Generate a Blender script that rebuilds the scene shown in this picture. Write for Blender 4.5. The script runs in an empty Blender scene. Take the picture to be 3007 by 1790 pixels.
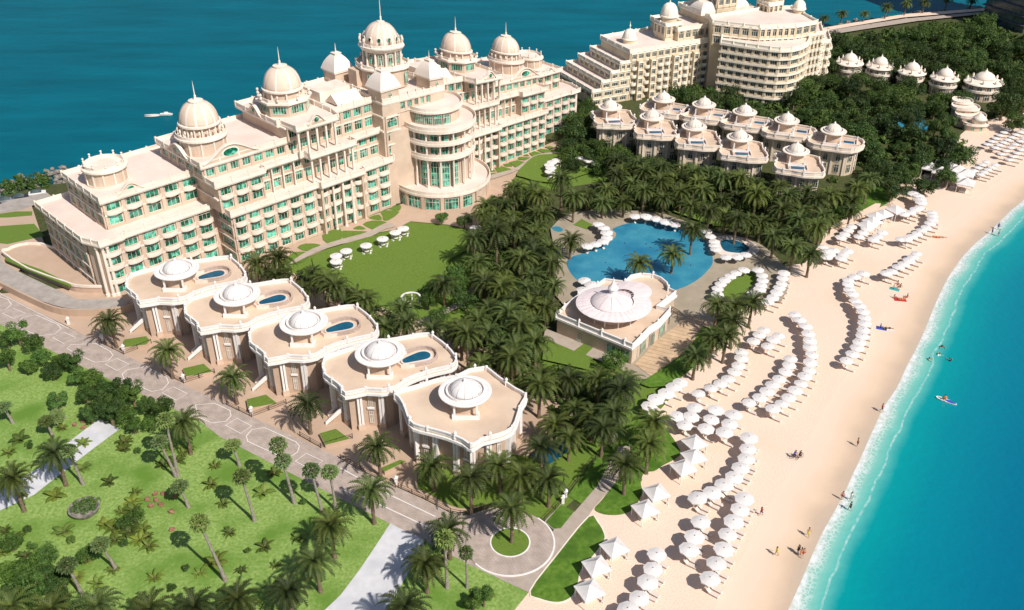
import bpy, math, random
from mathutils import Vector, Matrix
random.seed(7)
R=math.radians; PI=math.pi
SC=bpy.context.scene; COL=SC.collection
# ---------------- camera geometry (photo pixels -> points on the ground) ----------------
F=2833.; TH=math.atan(1745/2833.); CX=1503.5; CY=895.; H=110.
ct,st=math.cos(TH),math.sin(TH)
def G(x,y,z=0.):
    a=(x-CX)/F; b=(y-CY)/F
    t=(z-H)/(-st-b*ct)
    return (a*t,(ct-b*st)*t,z)
TO=[(0,0),(1000,0),(2000,0),(0,600),(1000,600),(2000,600),(0,1190),(1000,1190),(2000,1190)]
def T(i,x,y): return (TO[i-1][0]+x/2.473, TO[i-1][1]+y/2.473)
def TG(i,x,y,z=0.): return G(*T(i,x,y),z)
def DG(x,y,z=0.): return G(x*1.2062,y*1.2062,z)
def poly(i,pts,z=0.):
    return [(DG(*p,z) if i=='D' else TG(i,*p,z))[:2] for p in pts]
def mix(*segs):
    o=[]
    for i,pts in segs: o+=poly(i,pts)
    return o
def smooth(pts,closed=True,n=4):
    o=[]; N=len(pts)
    rng=range(N) if closed else range(N-1)
    g=lambda k: pts[k%N] if closed else pts[max(0,min(N-1,k))]
    for k in rng:
        p0,p1,p2,p3=g(k-1),g(k),g(k+1),g(k+2)
        for j in range(n):
            t=j/n
            o.append(tuple(.5*((2*p1[d])+(-p0[d]+p2[d])*t+(2*p0[d]-5*p1[d]+4*p2[d]-p3[d])*t*t+(-p0[d]+3*p1[d]-3*p2[d]+p3[d])*t**3) for d in (0,1)))
    if not closed: o.append(tuple(pts[-1][:2]))
    return o
def area(p): return .5*sum(p[i][0]*p[(i+1)%len(p)][1]-p[(i+1)%len(p)][0]*p[i][1] for i in range(len(p)))
def ccw(p): return list(p) if area(p)>0 else list(p)[::-1]
def offset(path,d,closed=False):
    N=len(path); o=[]
    for k in range(N):
        a=path[(k-1)%N] if (closed or k>0) else path[k]
        b=path[(k+1)%N] if (closed or k<N-1) else path[k]
        tx,ty=b[0]-a[0],b[1]-a[1]; l=math.hypot(tx,ty) or 1
        o.append((path[k][0]+ty/l*d, path[k][1]-tx/l*d))
    return o
def inpoly(x,y,p):
    c=False; j=len(p)-1
    for i in range(len(p)):
        if (p[i][1]>y)!=(p[j][1]>y) and x<(p[j][0]-p[i][0])*(y-p[i][1])/(p[j][1]-p[i][1])+p[i][0]: c=not c
        j=i
    return c
def circ(cx,cy,r,n=32,a0=0,a1=2*PI,full=True):
    m=n if full else n+1
    return [(cx+r*math.cos(a0+(a1-a0)*k/n),cy+r*math.sin(a0+(a1-a0)*k/n)) for k in range(m)]
def resample(path,step):
    o=[path[0]]; 
    for a,b in zip(path,path[1:]):
        l=math.hypot(b[0]-a[0],b[1]-a[1]); n=max(1,int(l/step))
        for k in range(1,n+1): o.append((a[0]+(b[0]-a[0])*k/n,a[1]+(b[1]-a[1])*k/n))
    return o
# ---------------- materials ----------------
MATS={}
def srgb(r,g,b):
    f=lambda c:(c/255/12.92 if c/255<=.04045 else ((c/255+.055)/1.055)**2.4)
    return (f(r),f(g),f(b),1)
def mat(name,c1,c2=None,scale=1.,rough=.85,bump=0.,bscale=None,metal=0.,spec=.3,detail=4,lo=.35,hi=.65,c3=None,s3=.1,stretch=None,translucent=0):
    m=bpy.data.materials.new(name); m.use_nodes=True; nt=m.node_tree; N=nt.nodes; L=nt.links
    b=N['Principled BSDF']; b.inputs['Roughness'].default_value=rough; b.inputs['Metallic'].default_value=metal
    b.inputs['Specular IOR Level'].default_value=spec
    c1=tuple(c1)+((1,) if len(c1)==3 else ())
    geo=N.new('ShaderNodeNewGeometry'); vec=geo.outputs['Position']
    if stretch:
        mp=N.new('ShaderNodeMapping'); mp.inputs['Scale'].default_value=stretch[:3]
        if len(stretch)>3: mp.inputs['Rotation'].default_value=(0,0,stretch[3])
        L.new(vec,mp.inputs[0]); vec=mp.outputs[0]
    if c2 is None: b.inputs['Base Color'].default_value=c1; out=None
    else:
        c2=tuple(c2)+((1,) if len(c2)==3 else ())
        n=N.new('ShaderNodeTexNoise'); n.inputs['Scale'].default_value=scale; n.inputs['Detail'].default_value=detail; L.new(vec,n.inputs['Vector'])
        r=N.new('ShaderNodeMapRange'); r.inputs[1].default_value=lo; r.inputs[2].default_value=hi; L.new(n.outputs[0],r.inputs[0])
        x=N.new('ShaderNodeMixRGB'); x.inputs[1].default_value=c1; x.inputs[2].default_value=c2; L.new(r.outputs[0],x.inputs[0]); out=x.outputs[0]
        if c3 is not None:
            n3=N.new('ShaderNodeTexNoise'); n3.inputs['Scale'].default_value=s3; n3.inputs['Detail'].default_value=3; L.new(vec,n3.inputs['Vector'])
            r3=N.new('ShaderNodeMapRange'); r3.inputs[1].default_value=.45; r3.inputs[2].default_value=.7; L.new(n3.outputs[0],r3.inputs[0])
            x3=N.new('ShaderNodeMixRGB'); x3.inputs[2].default_value=tuple(c3)+((1,) if len(c3)==3 else ()); L.new(r3.outputs[0],x3.inputs[0]); L.new(out,x3.inputs[1]); out=x3.outputs[0]
        L.new(out,b.inputs['Base Color'])
    if bump:
        nb=N.new('ShaderNodeTexNoise'); nb.inputs['Scale'].default_value=bscale or scale; nb.inputs['Detail'].default_value=5; L.new(vec,nb.inputs['Vector'])
        bp=N.new('ShaderNodeBump'); bp.inputs['Strength'].default_value=bump; bp.inputs['Distance'].default_value=.1; L.new(nb.outputs[0],bp.inputs['Height']); L.new(bp.outputs[0],b.inputs['Normal'])
    if translucent:
        t=N.new('ShaderNodeBsdfTranslucent'); ms=N.new('ShaderNodeMixShader'); ms.inputs[0].default_value=translucent
        if out: L.new(out,t.inputs[0])
        else: t.inputs[0].default_value=c1
        L.new(b.outputs[0],ms.inputs[1]); L.new(t.outputs[0],ms.inputs[2]); L.new(ms.outputs[0],N['Material Output'].inputs[0])
    MATS[name]=m; return m
def brick(name,c1,c2,mortar,rot,scale=1.,bw=.5,rh=.25,ms=.02,rough=.9,c3=None):
    m=mat(name,c1,c2,2.,rough,.15,6.); nt=m.node_tree; N=nt.nodes; L=nt.links
    geo=N.new('ShaderNodeNewGeometry'); mp=N.new('ShaderNodeMapping'); mp.inputs['Rotation'].default_value=(0,0,rot); L.new(geo.outputs['Position'],mp.inputs[0])
    br=N.new('ShaderNodeTexBrick'); br.inputs['Scale'].default_value=scale; br.inputs['Brick Width'].default_value=bw; br.inputs['Row Height'].default_value=rh; br.inputs['Mortar Size'].default_value=ms
    br.inputs['Color1'].default_value=tuple(c1)+(1,); br.inputs['Color2'].default_value=tuple(c2)+(1,); br.inputs['Mortar'].default_value=tuple(mortar)+(1,)
    L.new(mp.outputs[0],br.inputs[0])
    n=N.new('ShaderNodeTexNoise'); n.inputs['Scale'].default_value=.6; n.inputs['Detail'].default_value=6; L.new(geo.outputs['Position'],n.inputs['Vector'])
    r=N.new('ShaderNodeMapRange'); r.inputs[1].default_value=.3; r.inputs[2].default_value=.7; r.inputs[3].default_value=.8; r.inputs[4].default_value=1.1; L.new(n.outputs[0],r.inputs[0])
    x=N.new('ShaderNodeMixRGB'); x.blend_type='MULTIPLY'; x.inputs[0].default_value=1; L.new(br.outputs[0],x.inputs[1]); L.new(r.outputs[0],x.inputs[2])
    L.new(x.outputs[0],N['Principled BSDF'].inputs['Base Color']); return m
plaster=mat('plaster',(.58,.45,.345),(.64,.50,.39),.5,.9,.05,3.,c3=(.51,.385,.29),s3=.15)
trim=mat('trim',(.80,.70,.60),(.86,.76,.66),.8,.8,c3=(.74,.63,.53),s3=.3)
white=mat('white_paint',(.84,.80,.78),(.78,.73,.70),1.5,.7)
roofm=mat('roof_deck',(.76,.635,.56),(.80,.68,.61),.3,.9,c3=(.70,.575,.50),s3=.12)
villaroof=mat('villa_roof',(.65,.50,.375),(.70,.55,.42),.4,.9,c3=(.57,.435,.325),s3=.16)
domem=mat('dome_shell',(.74,.565,.44),(.79,.62,.50),.6,.6)
domerib=mat('dome_rib',(.84,.74,.66),None,rough=.6)
glass=mat('green_glass',(.004,.085,.05),(.14,.58,.43),.55,.12,.0,spec=.6,detail=6,lo=.44,hi=.56,c3=(.006,.13,.07),s3=.8)
canopym=mat('pavilion_canopy',(.80,.69,.69),(.74,.63,.63),1.,.8)
_n=glass.node_tree; _b=_n.nodes['Principled BSDF'].inputs['Base Color']; _s=_b.links[0].from_socket; _o=_n.nodes.new('ShaderNodeObjectInfo'); _r=_n.nodes.new('ShaderNodeMapRange'); _r.inputs[3].default_value=.45; _r.inputs[4].default_value=1.25; _n.links.new(_o.outputs['Random'],_r.inputs[0]); _x=_n.nodes.new('ShaderNodeMixRGB'); _x.blend_type='MULTIPLY'; _x.inputs[0].default_value=1; _n.links.new(_s,_x.inputs[1]); _n.links.new(_r.outputs[0],_x.inputs[2]); _n.links.new(_x.outputs[0],_b)
paleglass=mat('shuttered_window',(.60,.54,.48),(.36,.34,.32),.7,.5)
glass2=mat('smoky_glass',(.03,.05,.06),(.10,.13,.12),.6,.15,spec=.6)
sand=mat('sand',(.76,.585,.465),(.85,.665,.535),3.5,.95,.9,4.,c3=(.79,.60,.455),s3=.07,detail=9)
grass=mat('lawn',(.105,.175,.022),(.15,.225,.035),3.,.95,.3,12.,c3=(.125,.205,.03),s3=.15)
parkgrass=mat('park_grass',(.165,.28,.05),(.30,.415,.12),2.0,.95,.7,7.,c3=(.12,.23,.03),s3=.14)
vwall=mat('villa_wall',(.46,.335,.255),(.51,.38,.29),.5,.9,.05,3.,c3=(.41,.30,.225),s3=.2)  # browner than plaster: shade of walls facing away is put into the colour
grassb=mat('wild_lawn',(.07,.16,.012),(.13,.23,.03),1.2,.95,.5,9.,c3=(.05,.12,.01),s3=.25)
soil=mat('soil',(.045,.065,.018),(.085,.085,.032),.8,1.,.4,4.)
court=mat('court',(.50,.36,.26),(.55,.40,.30),.4,.9,c3=(.46,.33,.24),s3=.1)
pathm=mat('path',(.40,.33,.27),(.45,.38,.32),.8,.9,.1,4.)
deckm=mat('pool_deck',(.36,.30,.22),(.41,.345,.26),.8,.85,c3=(.32,.27,.20),s3=.2)
concrete=mat('concrete',(.60,.60,.62),(.68,.67,.69),.9,.8,.15,5.,c3=(.52,.52,.55),s3=.2)
road=brick('road_paving',(.50,.41,.36),(.44,.36,.31),(.36,.29,.25),R(34),1.,.9,.32,.03)
ramp=brick('ramp_paving',(.46,.41,.37),(.42,.375,.34),(.33,.29,.26),R(30),1.,.5,.25,.03)
_a=G(1873,1034); _b=G(2003,1067)
wood=brick('wood_deck',(.60,.43,.28),(.54,.385,.25),(.22,.15,.09),-math.atan2(_b[1]-_a[1],_b[0]-_a[0]),1.,60.,1.3,.05)
poolm=mat('pool_water',(.035,.23,.35),(.06,.29,.40),.25,.08,.6,1.6,spec=.5,c3=(.012,.15,.29),s3=.08)
poold=mat('villa_pool_water',(.010,.085,.15),(.015,.115,.19),.6,.08,.3,2.,spec=.5)
bark=mat('bark',(.13,.085,.055),(.22,.16,.11),3.,.95,.5,8.)
barkg=mat('grey_bark',(.22,.18,.15),(.34,.30,.26),3.,.95,.4,8.)
darkm=mat('dark_metal',(.05,.035,.03),None,rough=.5)
rockm=mat('rock',(.12,.11,.10),(.30,.27,.23),1.2,.95,.6,3.)
redrock=mat('red_rock',(.20,.09,.06),(.34,.18,.12),2.5,.95,.6,6.)
canvas=mat('canvas',(.76,.72,.70),(.69,.65,.63),1.2,.85)
cushion=mat('cushion',(.66,.58,.52),None,rough=.9)
def leafm(name,a,b,c=None,sc=.5,tr=.25,mk=2.5):
    a=[x*mk for x in a]; b=[x*mk*.9 for x in b]
    m=mat(name,a,b,sc,.6,spec=.35,lo=.3,hi=.7,detail=5,translucent=tr)
    nt=m.node_tree; N=nt.nodes; L=nt.links
    oi=N.new('ShaderNodeObjectInfo'); r=N.new('ShaderNodeMapRange'); r.inputs[3].default_value=.55; r.inputs[4].default_value=1.5; L.new(oi.outputs['Random'],r.inputs[0])
    bs=N['Principled BSDF'].inputs['Base Color']; src=bs.links[0].from_socket
    x=N.new('ShaderNodeMixRGB'); x.blend_type='MULTIPLY'; x.inputs[0].default_value=1; L.new(src,x.inputs[1]); L.new(r.outputs[0],x.inputs[2])
    q=N.new('ShaderNodeMath'); q.operation='MULTIPLY'; q.inputs[1].default_value=7.3; L.new(oi.outputs['Random'],q.inputs[0]); q2=N.new('ShaderNodeMath'); q2.operation='FRACT'; L.new(q.outputs[0],q2.inputs[0])
    y=N.new('ShaderNodeMixRGB'); y.blend_type='MULTIPLY'; y.inputs[2].default_value=(1.18,1.05,.72,1); L.new(q2.outputs[0],y.inputs[0]); L.new(x.outputs[0],y.inputs[1]); L.new(y.outputs[0],bs)
    return m
palml=leafm('palm_leaf',(.016,.030,.006),(.062,.082,.022),mk=1.95,sc=.9)
palmy=leafm('dry_frond',(.06,.045,.012),(.09,.065,.02),mk=1.7)
treel=leafm('tree_leaf',(.012,.030,.006),(.040,.066,.014),mk=2.0)
shrubl=leafm('shrub_leaf',(.018,.042,.008),(.04,.075,.016),mk=2.4)
fanl=leafm('fan_leaf',(.035,.075,.02),(.13,.17,.07),mk=1.6,sc=2.5)
agavel=leafm('broad_leaf',(.045,.08,.012),(.11,.145,.03),mk=1.6)
# ---------------- mesh builder ----------------
class MB:
    def __init__(s): s.v=[]; s.f=[]; s.m=[]
    def add(s,vs,fs,m=0):
        o=len(s.v); s.v+=[tuple(x) for x in vs]; s.f+=[tuple(i+o for i in f) for f in fs]; s.m+=[m]*len(fs); return s
    def prism(s,p,z0,z1,m=0,top=None,bottom=True):
        p=ccw(p); n=len(p)
        s.add([(x,y,z0) for x,y in p]+[(x,y,z1) for x,y in p],[(k,(k+1)%n,(k+1)%n+n,k+n) for k in range(n)],m)
        s.add([(x,y,z1) for x,y in p],[tuple(range(n))],m if top is None else top)
        if bottom: s.add([(x,y,z0) for x,y in p],[tuple(range(n))[::-1]],m)
        return s
    def box(s,cx,cy,z0,sx,sy,h,rot=0.,m=0):
        c_,s_=math.cos(rot),math.sin(rot)
        return s.prism([(cx+a*sx/2*c_-b*sy/2*s_,cy+a*sx/2*s_+b*sy/2*c_) for a,b in ((-1,-1),(1,-1),(1,1),(-1,1))],z0,z0+h,m)
    def wall(s,path,t,z0,z1,m=0,closed=True):
        a=offset(path,t/2,closed); b=offset(path,-t/2,closed); n=len(path)
        vs=[(x,y,z0) for x,y in a]+[(x,y,z1) for x,y in a]+[(x,y,z1) for x,y in b]+[(x,y,z0) for x,y in b]
        fs=[]
        for k in range(n if closed else n-1):
            j=(k+1)%n
            for r in range(4): fs.append((k+r*n,j+r*n,j+((r+1)%4)*n,k+((r+1)%4)*n))
        if not closed: fs+=[(0,n,2*n,3*n)[::-1],(n-1,2*n-1,3*n-1,4*n-1)]
        return s.add(vs,fs,m)
    def lathe(s,prof,c=(0,0),n=24,m=0,mf=None,a0=0,rs=1.,tp=None,cap=True):
        vs=[];fs=[]; mm=[]
        for r,z in prof:
            for k in range(n):
                a=a0+2*PI*k/n; vs.append((c[0]+r*rs*math.cos(a),c[1]+r*rs*math.sin(a),z))
        o=len(s.v); s.v+=vs
        for i in range(len(prof)-1):
            for k in range(n):
                j=(k+1)%n; s.f.append((o+i*n+k,o+i*n+j,o+(i+1)*n+j,o+(i+1)*n+k)); s.m.append(mf(i,k) if mf else m)
        if cap:
            if prof[-1][0]>.01: s.f.append(tuple(o+(len(prof)-1)*n+k for k in range(n))); s.m.append(m)
            if prof[0][0]>.01: s.f.append(tuple(o+k for k in range(n))[::-1]); s.m.append(m)
        return s
    def tube(s,pts,r,n=6,m=0):
        rr=r if isinstance(r,(list,tuple)) else [r]*len(pts)
        o=len(s.v); P=[Vector(p) for p in pts]
        for i,p in enumerate(P):
            t=(P[min(i+1,len(P)-1)]-P[max(i-1,0)]).normalized(); a=t.orthogonal().normalized() if abs(t.z)<.99 else Vector((1,0,0)); 
            if abs(t.z)>=.3: a=(Vector((1,0,0))-t*t.x).normalized()
            b=t.cross(a)
            for k in range(n):
                q=p+(a*math.cos(2*PI*k/n)+b*math.sin(2*PI*k/n))*rr[i]; s.v.append(tuple(q))
        for i in range(len(P)-1):
            for k in range(n):
                j=(k+1)%n; s.f.append((o+i*n+k,o+i*n+j,o+(i+1)*n+j,o+(i+1)*n+k)); s.m.append(m)
        s.f.append(tuple(o+k for k in range(n))[::-1]); s.m.append(m); s.f.append(tuple(o+(len(P)-1)*n+k for k in range(n))); s.m.append(m)
        return s
    def blob(s,c,r,seed=0,n=7,m=0,jit=.25):
        rd=random.Random(seed); vs=[]; o=len(s.v)
        for i in range(n-1):
            ph=PI*(i+.5)/(n-1)
            for k in range(n+1):
                a=2*PI*k/(n+1); j=1+rd.uniform(-jit,jit)
                s.v.append((c[0]+r[0]*j*math.sin(ph)*math.cos(a),c[1]+r[1]*j*math.sin(ph)*math.sin(a),c[2]+r[2]*j*math.cos(ph)))
        w=n+1
        for i in range(n-2):
            for k in range(w):
                j=(k+1)%w; s.f.append((o+i*w+k,o+(i+1)*w+k,o+(i+1)*w+j,o+i*w+j)); s.m.append(m)
        s.f.append(tuple(o+k for k in range(w))); s.m.append(m); s.f.append(tuple(o+(n-2)*w+k for k in range(w))[::-1]); s.m.append(m)
        return s
    def mesh(s,name,mats,off=(0,0,0),smooth=False):
        me=bpy.data.meshes.new(name); me.from_pydata([(x-off[0],y-off[1],z-off[2]) for x,y,z in s.v],[],s.f)
        for m in (mats if isinstance(mats,(list,tuple)) else [mats]): me.materials.append(m)
        me.polygons.foreach_set('material_index',s.m)
        if smooth: me.polygons.foreach_set('use_smooth',[True]*len(s.f))
        me.update(); return me
    def build(s,name,mats,parent=None,smooth=False,loc=None):
        off=tuple(wloc(parent)) if parent else (loc or (0,0,0))
        o=bpy.data.objects.new(name,s.mesh(name,mats,off,smooth)); COL.objects.link(o)
        if parent: o.parent=parent
        else: o.location=off
        return o
def wloc(o):
    v=Vector((0,0,0))
    while o: v=v+o.location; o=o.parent
    return v
def tag(o,label=None,cat=None,group=None,kind=None):
    if label:
        o['label']=label
        if not 4<=len(label.split())<=16: print('LABEL',len(label.split()),label)
    if cat: o['category']=cat
    if group: o['group']=group
    if kind: o['kind']=kind
    return o
def thing(name,label,cat,loc=(0,0,0),rz=0,group=None):
    o=bpy.data.objects.new(name,None); o.empty_display_size=.2; COL.objects.link(o); o.location=loc; o.rotation_euler=(0,0,rz)
    return tag(o,label,cat,group)
def dup(root,loc,rz=0,scale=None,label=None,group=None,cat=None):
    r=root.copy(); COL.objects.link(r); r.location=loc; r.rotation_euler=(0,0,rz)
    if scale: r.scale=scale if isinstance(scale,tuple) else (scale,)*3
    def rec(a,b):
        for ch in KIDS.get(a.name,[]) or a.children:
            c=ch.copy(); COL.objects.link(c); c.parent=b; rec(ch,c)
    rec(root,r); tag(r,label,cat,group); return r
KIDS={}
class Proto:
    """first placement moves the source itself, later ones copy it"""
    def __init__(s,root): s.root=root; s.used=False
    def put(s,loc,rz=0,scale=None,label=None,group=None):
        if s.used: return dup(s.root,loc,rz,scale,label,group)
        s.used=True; r=s.root; r.location=loc; r.rotation_euler=(0,0,rz)
        if scale: r.scale=scale if isinstance(scale,tuple) else (scale,)*3
        tag(r,label,None,group); return r
ORD='first second third fourth fifth sixth seventh eighth ninth tenth eleventh twelfth thirteenth fourteenth fifteenth sixteenth seventeenth eighteenth nineteenth twentieth twenty-first twenty-second twenty-third twenty-fourth twenty-fifth twenty-sixth twenty-seventh twenty-eighth twenty-ninth thirtieth'.split()
from mathutils.geometry import delaunay_2d_cdt
def sheet(name,p,z,m,thick=0,kind='structure'):
    b=MB()
    p=ccw(p); r=delaunay_2d_cdt([Vector(q) for q in p],[],[list(range(len(p)))],1,1e-4)
    b.add([(q[0],q[1],z) for q in r[0]],[tuple(f) for f in r[2]])
    o=b.build(name,m); o['kind']=kind; return o
def setattr_float(ob,name,vals):
    at=ob.data.attributes.new(name,'FLOAT','POINT'); at.data.foreach_set('value',vals)
# ================= SEA, BEACH, GROUND =================
def ramp_mat(name,stops,attr='shore',rough=.1,bump=.4,bscale=.5,noise=1.,foam=True,spec=.5):
    m=bpy.data.materials.new(name); m.use_nodes=True; nt=m.node_tree; N=nt.nodes; L=nt.links; b=N['Principled BSDF']
    at=N.new('ShaderNodeAttribute'); at.attribute_name=attr; geo=N.new('ShaderNodeNewGeometry')
    n=N.new('ShaderNodeTexNoise'); n.inputs['Scale'].default_value=.12; n.inputs['Detail'].default_value=5; L.new(geo.outputs['Position'],n.inputs['Vector'])
    ad=N.new('ShaderNodeMath'); ad.operation='MULTIPLY_ADD'; ad.inputs[1].default_value=noise; L.new(n.outputs[0],ad.inputs[0]); L.new(at.outputs['Fac'],ad.inputs[2])
    sb=N.new('ShaderNodeMath'); sb.operation='SUBTRACT'; sb.inputs[1].default_value=noise*.5; L.new(ad.outputs[0],sb.inputs[0])
    lo=stops[0][0]; hi=stops[-1][0]
    mr=N.new('ShaderNodeMapRange'); mr.inputs[1].default_value=lo; mr.inputs[2].default_value=hi; L.new(sb.outputs[0],mr.inputs[0])
    cr=N.new('ShaderNodeValToRGB'); L.new(mr.outputs[0],cr.inputs[0]); e=cr.color_ramp.elements
    e[0].position=0; e[0].color=stops[0][1]; e[1].position=1; e[1].color=stops[-1][1]
    for p,c in stops[1:-1]:
        x=e.new((p-lo)/(hi-lo)); x.color=c
    out=cr.outputs[0]
    if foam:
        # lacy foam: thin voronoi cell edges inside two bands by the shore
        nz=N.new('ShaderNodeTexNoise'); nz.inputs['Scale'].default_value=.9; nz.inputs['Detail'].default_value=6; L.new(geo.outputs['Position'],nz.inputs['Vector'])
        vo=N.new('ShaderNodeTexVoronoi'); vo.feature='DISTANCE_TO_EDGE'; vo.inputs['Scale'].default_value=1.9
        mx=N.new('ShaderNodeMixRGB'); mx.inputs[0].default_value=.3; L.new(geo.outputs['Position'],mx.inputs[1]); L.new(nz.outputs['Color'],mx.inputs[2])
        L.new(mx.outputs[0],vo.inputs['Vector'])
        def band(c,w,am,src):
            k=N.new('ShaderNodeMath'); k.operation='SUBTRACT'; k.inputs[1].default_value=c; L.new(sb.outputs[0],k.inputs[0])
            a=N.new('ShaderNodeMath'); a.operation='ABSOLUTE'; L.new(k.outputs[0],a.inputs[0])
            r=N.new('ShaderNodeMapRange'); r.inputs[1].default_value=w; r.inputs[2].default_value=w*.4; r.inputs[3].default_value=0; r.inputs[4].default_value=am; L.new(a.outputs[0],r.inputs[0])
            mm=N.new('ShaderNodeMath'); mm.operation='MULTIPLY'; L.new(r.outputs[0],mm.inputs[0]); L.new(src,mm.inputs[1]); return mm.outputs[0]
        ed=N.new('ShaderNodeMapRange'); ed.inputs[1].default_value=.16; ed.inputs[2].default_value=.0; L.new(vo.outputs['Distance'],ed.inputs[0])
        nr=N.new('ShaderNodeMapRange'); nr.inputs[1].default_value=.38; nr.inputs[2].default_value=.62; nr.inputs[3].default_value=.1; L.new(nz.outputs[0],nr.inputs[0])
        f1=band(.4,.8,.9,nr.outputs[0]); f2=band(1.,1.5,.6,ed.outputs[0]); f3=band(3.9,.25,.4,nr.outputs[0])
        for f in (f1,f2,f3):
            x=N.new('ShaderNodeMixRGB'); x.inputs[2].default_value=(.80,.82,.84,1); L.new(f,x.inputs[0]); L.new(out,x.inputs[1]); out=x.outputs[0]
    L.new(out,b.inputs['Base Color']); b.inputs['Roughness'].default_value=rough; b.inputs['Specular IOR Level'].default_value=spec
    if bump:
        nb=N.new('ShaderNodeTexNoise'); nb.inputs['Scale'].default_value=bscale; nb.inputs['Detail'].default_value=6; L.new(geo.outputs['Position'],nb.inputs['Vector'])
        bp=N.new('ShaderNodeBump'); bp.inputs['Strength'].default_value=bump; bp.inputs['Distance'].default_value=.3; L.new(nb.outputs[0],bp.inputs['Height']); L.new(bp.outputs[0],b.inputs['Normal'])
    return m
shore=poly(9,[(-500,4200),(0,3100),(500,2100),(640,1780),(770,1484),(880,1240),(1000,960),(1100,780),(1190,610),(1250,480),(1330,310),(1400,150),(1470,0)])+poly(6,[(1560,1330),(1640,1160),(1720,1010),(1790,850),(1860,680),(1940,520),(2030,390),(2130,280),(2230,200),(2350,80),(2440,0)])+[G(3100,510)[:2],G(3400,300)[:2],G(4000,0)[:2],G(5200,-250)[:2]]
shore=smooth(shore,False,3)
def strip(name,offs,zs,m,attrname='shore'):
    b=MB(); n=len(shore); rows=[offset(shore,d) for d in offs]
    for r,z in zip(rows,zs): b.v+=[(x,y,z) for x,y in r]
    for i in range(len(offs)-1):
        for k in range(n-1): b.f.append((i*n+k,(i+1)*n+k,(i+1)*n+k+1,i*n+k+1)); b.m.append(0)
    o=b.build(name,m,smooth=True); setattr_float(o,attrname,[d for d in offs for _ in range(n)]); o['kind']='structure'; return o
wm=ramp_mat('near_sea',[(-1,srgb(226,208,186)),(.3,srgb(190,200,186)),(1.8,srgb(140,196,182)),(3.6,srgb(95,184,174)),(6,srgb(0,148,152)),(12,srgb(0,130,146)),(24,srgb(0,110,138)),(42,srgb(0,90,124)),(90,srgb(0,92,122))],bump=.35,bscale=.6,noise=2.6)
strip('lagoon_water',[-1,0,.5,1,1.5,2.5,4,5.5,7,9,12,16,22,30,42,60,90,200],[-.18]*18,wm)
beach_in=poly('D',[(700,2900),(1150,1700),(1225,1520),(1310,1400),(1400,1260),(1480,1150),(1550,1040),(1590,960),(1690,890),(1760,800),(1850,700),(1900,650),(1960,640),(2000,590),(2010,560),(2060,530),(2150,490),(2180,450),(2260,420),(2290,370),(2370,300),(2493,272),(2620,240),(3000,150),(3800,20)])
berm=offset(shore,-9)
bm=ramp_mat('wet_sand',[(-9,(.81,.63,.50,1)),(-6,(.79,.60,.465,1)),(-3.5,(.72,.54,.39,1)),(-1.2,(.56,.42,.31,1)),(0,(.50,.40,.31,1)),(8,(.5,.42,.33,1))],rough=.8,bump=.1,bscale=2.,noise=4.,foam=False,spec=.3)
strip('shore_sand',[-9,-7.5,-6,-4.5,-3,-1.5,0,1.5,5,12],[.03,.028,.02,0,-.04,-.1,-.17,-.3,-.8,-2.5],bm)
sheet('beach',[p for p in berm]+beach_in[::-1],.03,sand)
bs=ramp_mat('open_sea',[(0,srgb(0,98,124)),(400,srgb(0,106,132))],attr='none',rough=.45,bump=.45,bscale=.35,foam=False,spec=.06)
N_=bs.node_tree.nodes; L_=bs.node_tree.links
gp=N_.new('ShaderNodeNewGeometry'); mp=N_.new('ShaderNodeMapping'); mp.inputs['Scale'].default_value=(.022,.11,.1); L_.new(gp.outputs['Position'],mp.inputs[0])
nn=N_.new('ShaderNodeTexNoise'); nn.inputs['Scale'].default_value=1.; nn.inputs['Detail'].default_value=9; nn.inputs['Roughness'].default_value=.62; L_.new(mp.outputs[0],nn.inputs['Vector'])
cr=N_.new('ShaderNodeValToRGB'); L_.new(nn.outputs[0],cr.inputs[0]); e=cr.color_ramp.elements; e[0].position=.32; e[0].color=srgb(0,85,101); e[1].position=.7; e[1].color=srgb(0,103,121)
L_.new(cr.outputs[0],N_['Principled BSDF'].inputs['Base Color'])
sheet('sea',[(-3000,-600),(3500,-600),(3500,5000),(-3000,5000)],-1.6,bs)
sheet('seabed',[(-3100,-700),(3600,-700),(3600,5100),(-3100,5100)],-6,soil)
# land
land=poly('D',[(-500,560),(-120,500),(0,478),(60,462),(115,450),(200,440),(350,400),(700,300),(1000,200),(1350,165),(1640,110),(1900,90),(1990,68),(2150,42),(2300,27),(2430,14),(2700,-10),(3400,-60)])
terr=land+[(900,500),(900,300)]+beach_in[::-1][:-1]+[DG(700,2950)[:2],DG(-900,2950)[:2],DG(-1200,1500)[:2]]
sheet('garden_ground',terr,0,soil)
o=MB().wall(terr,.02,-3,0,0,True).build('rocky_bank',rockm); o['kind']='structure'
Z=[.02]
def lay(name,p,m,th=0,dz=.012):
    Z[0]+=dz; return sheet(name,p,Z[0],m,th)
lawnpoly=poly('D',[(330,760),(520,640),(980,500),(1300,360),(1480,330),(1480,440),(1290,470),(1160,560),(1180,680),(1200,760),(1330,840),(1550,860),(1620,900),(1640,960),(1500,1120),(1350,1260),(1100,1180),(640,900)])
lay('garden_lawn',lawnpoly,grass)
road_up=[(4,[(-600,330),(0,640),(500,895),(905,1090),(1340,1310)]),(8,[(0,385),(150,470),(420,600),(800,780),(930,790),(1110,740)])]
road_lo=[(8,[(1365,1360),(940,1160),(620,990),(360,860),(0,680)]),(7,[(1970,420),(1600,230),(1440,110)]),(4,[(600,1180),(0,870),(-600,560)])]
park=mix(*road_lo)+[DG(-700,900)[:2],DG(-850,2900)[:2],DG(690,2900)[:2],DG(1150,1700)[:2],DG(1225,1520)[:2]]
lay('park_lawn',park,parkgrass)
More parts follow.
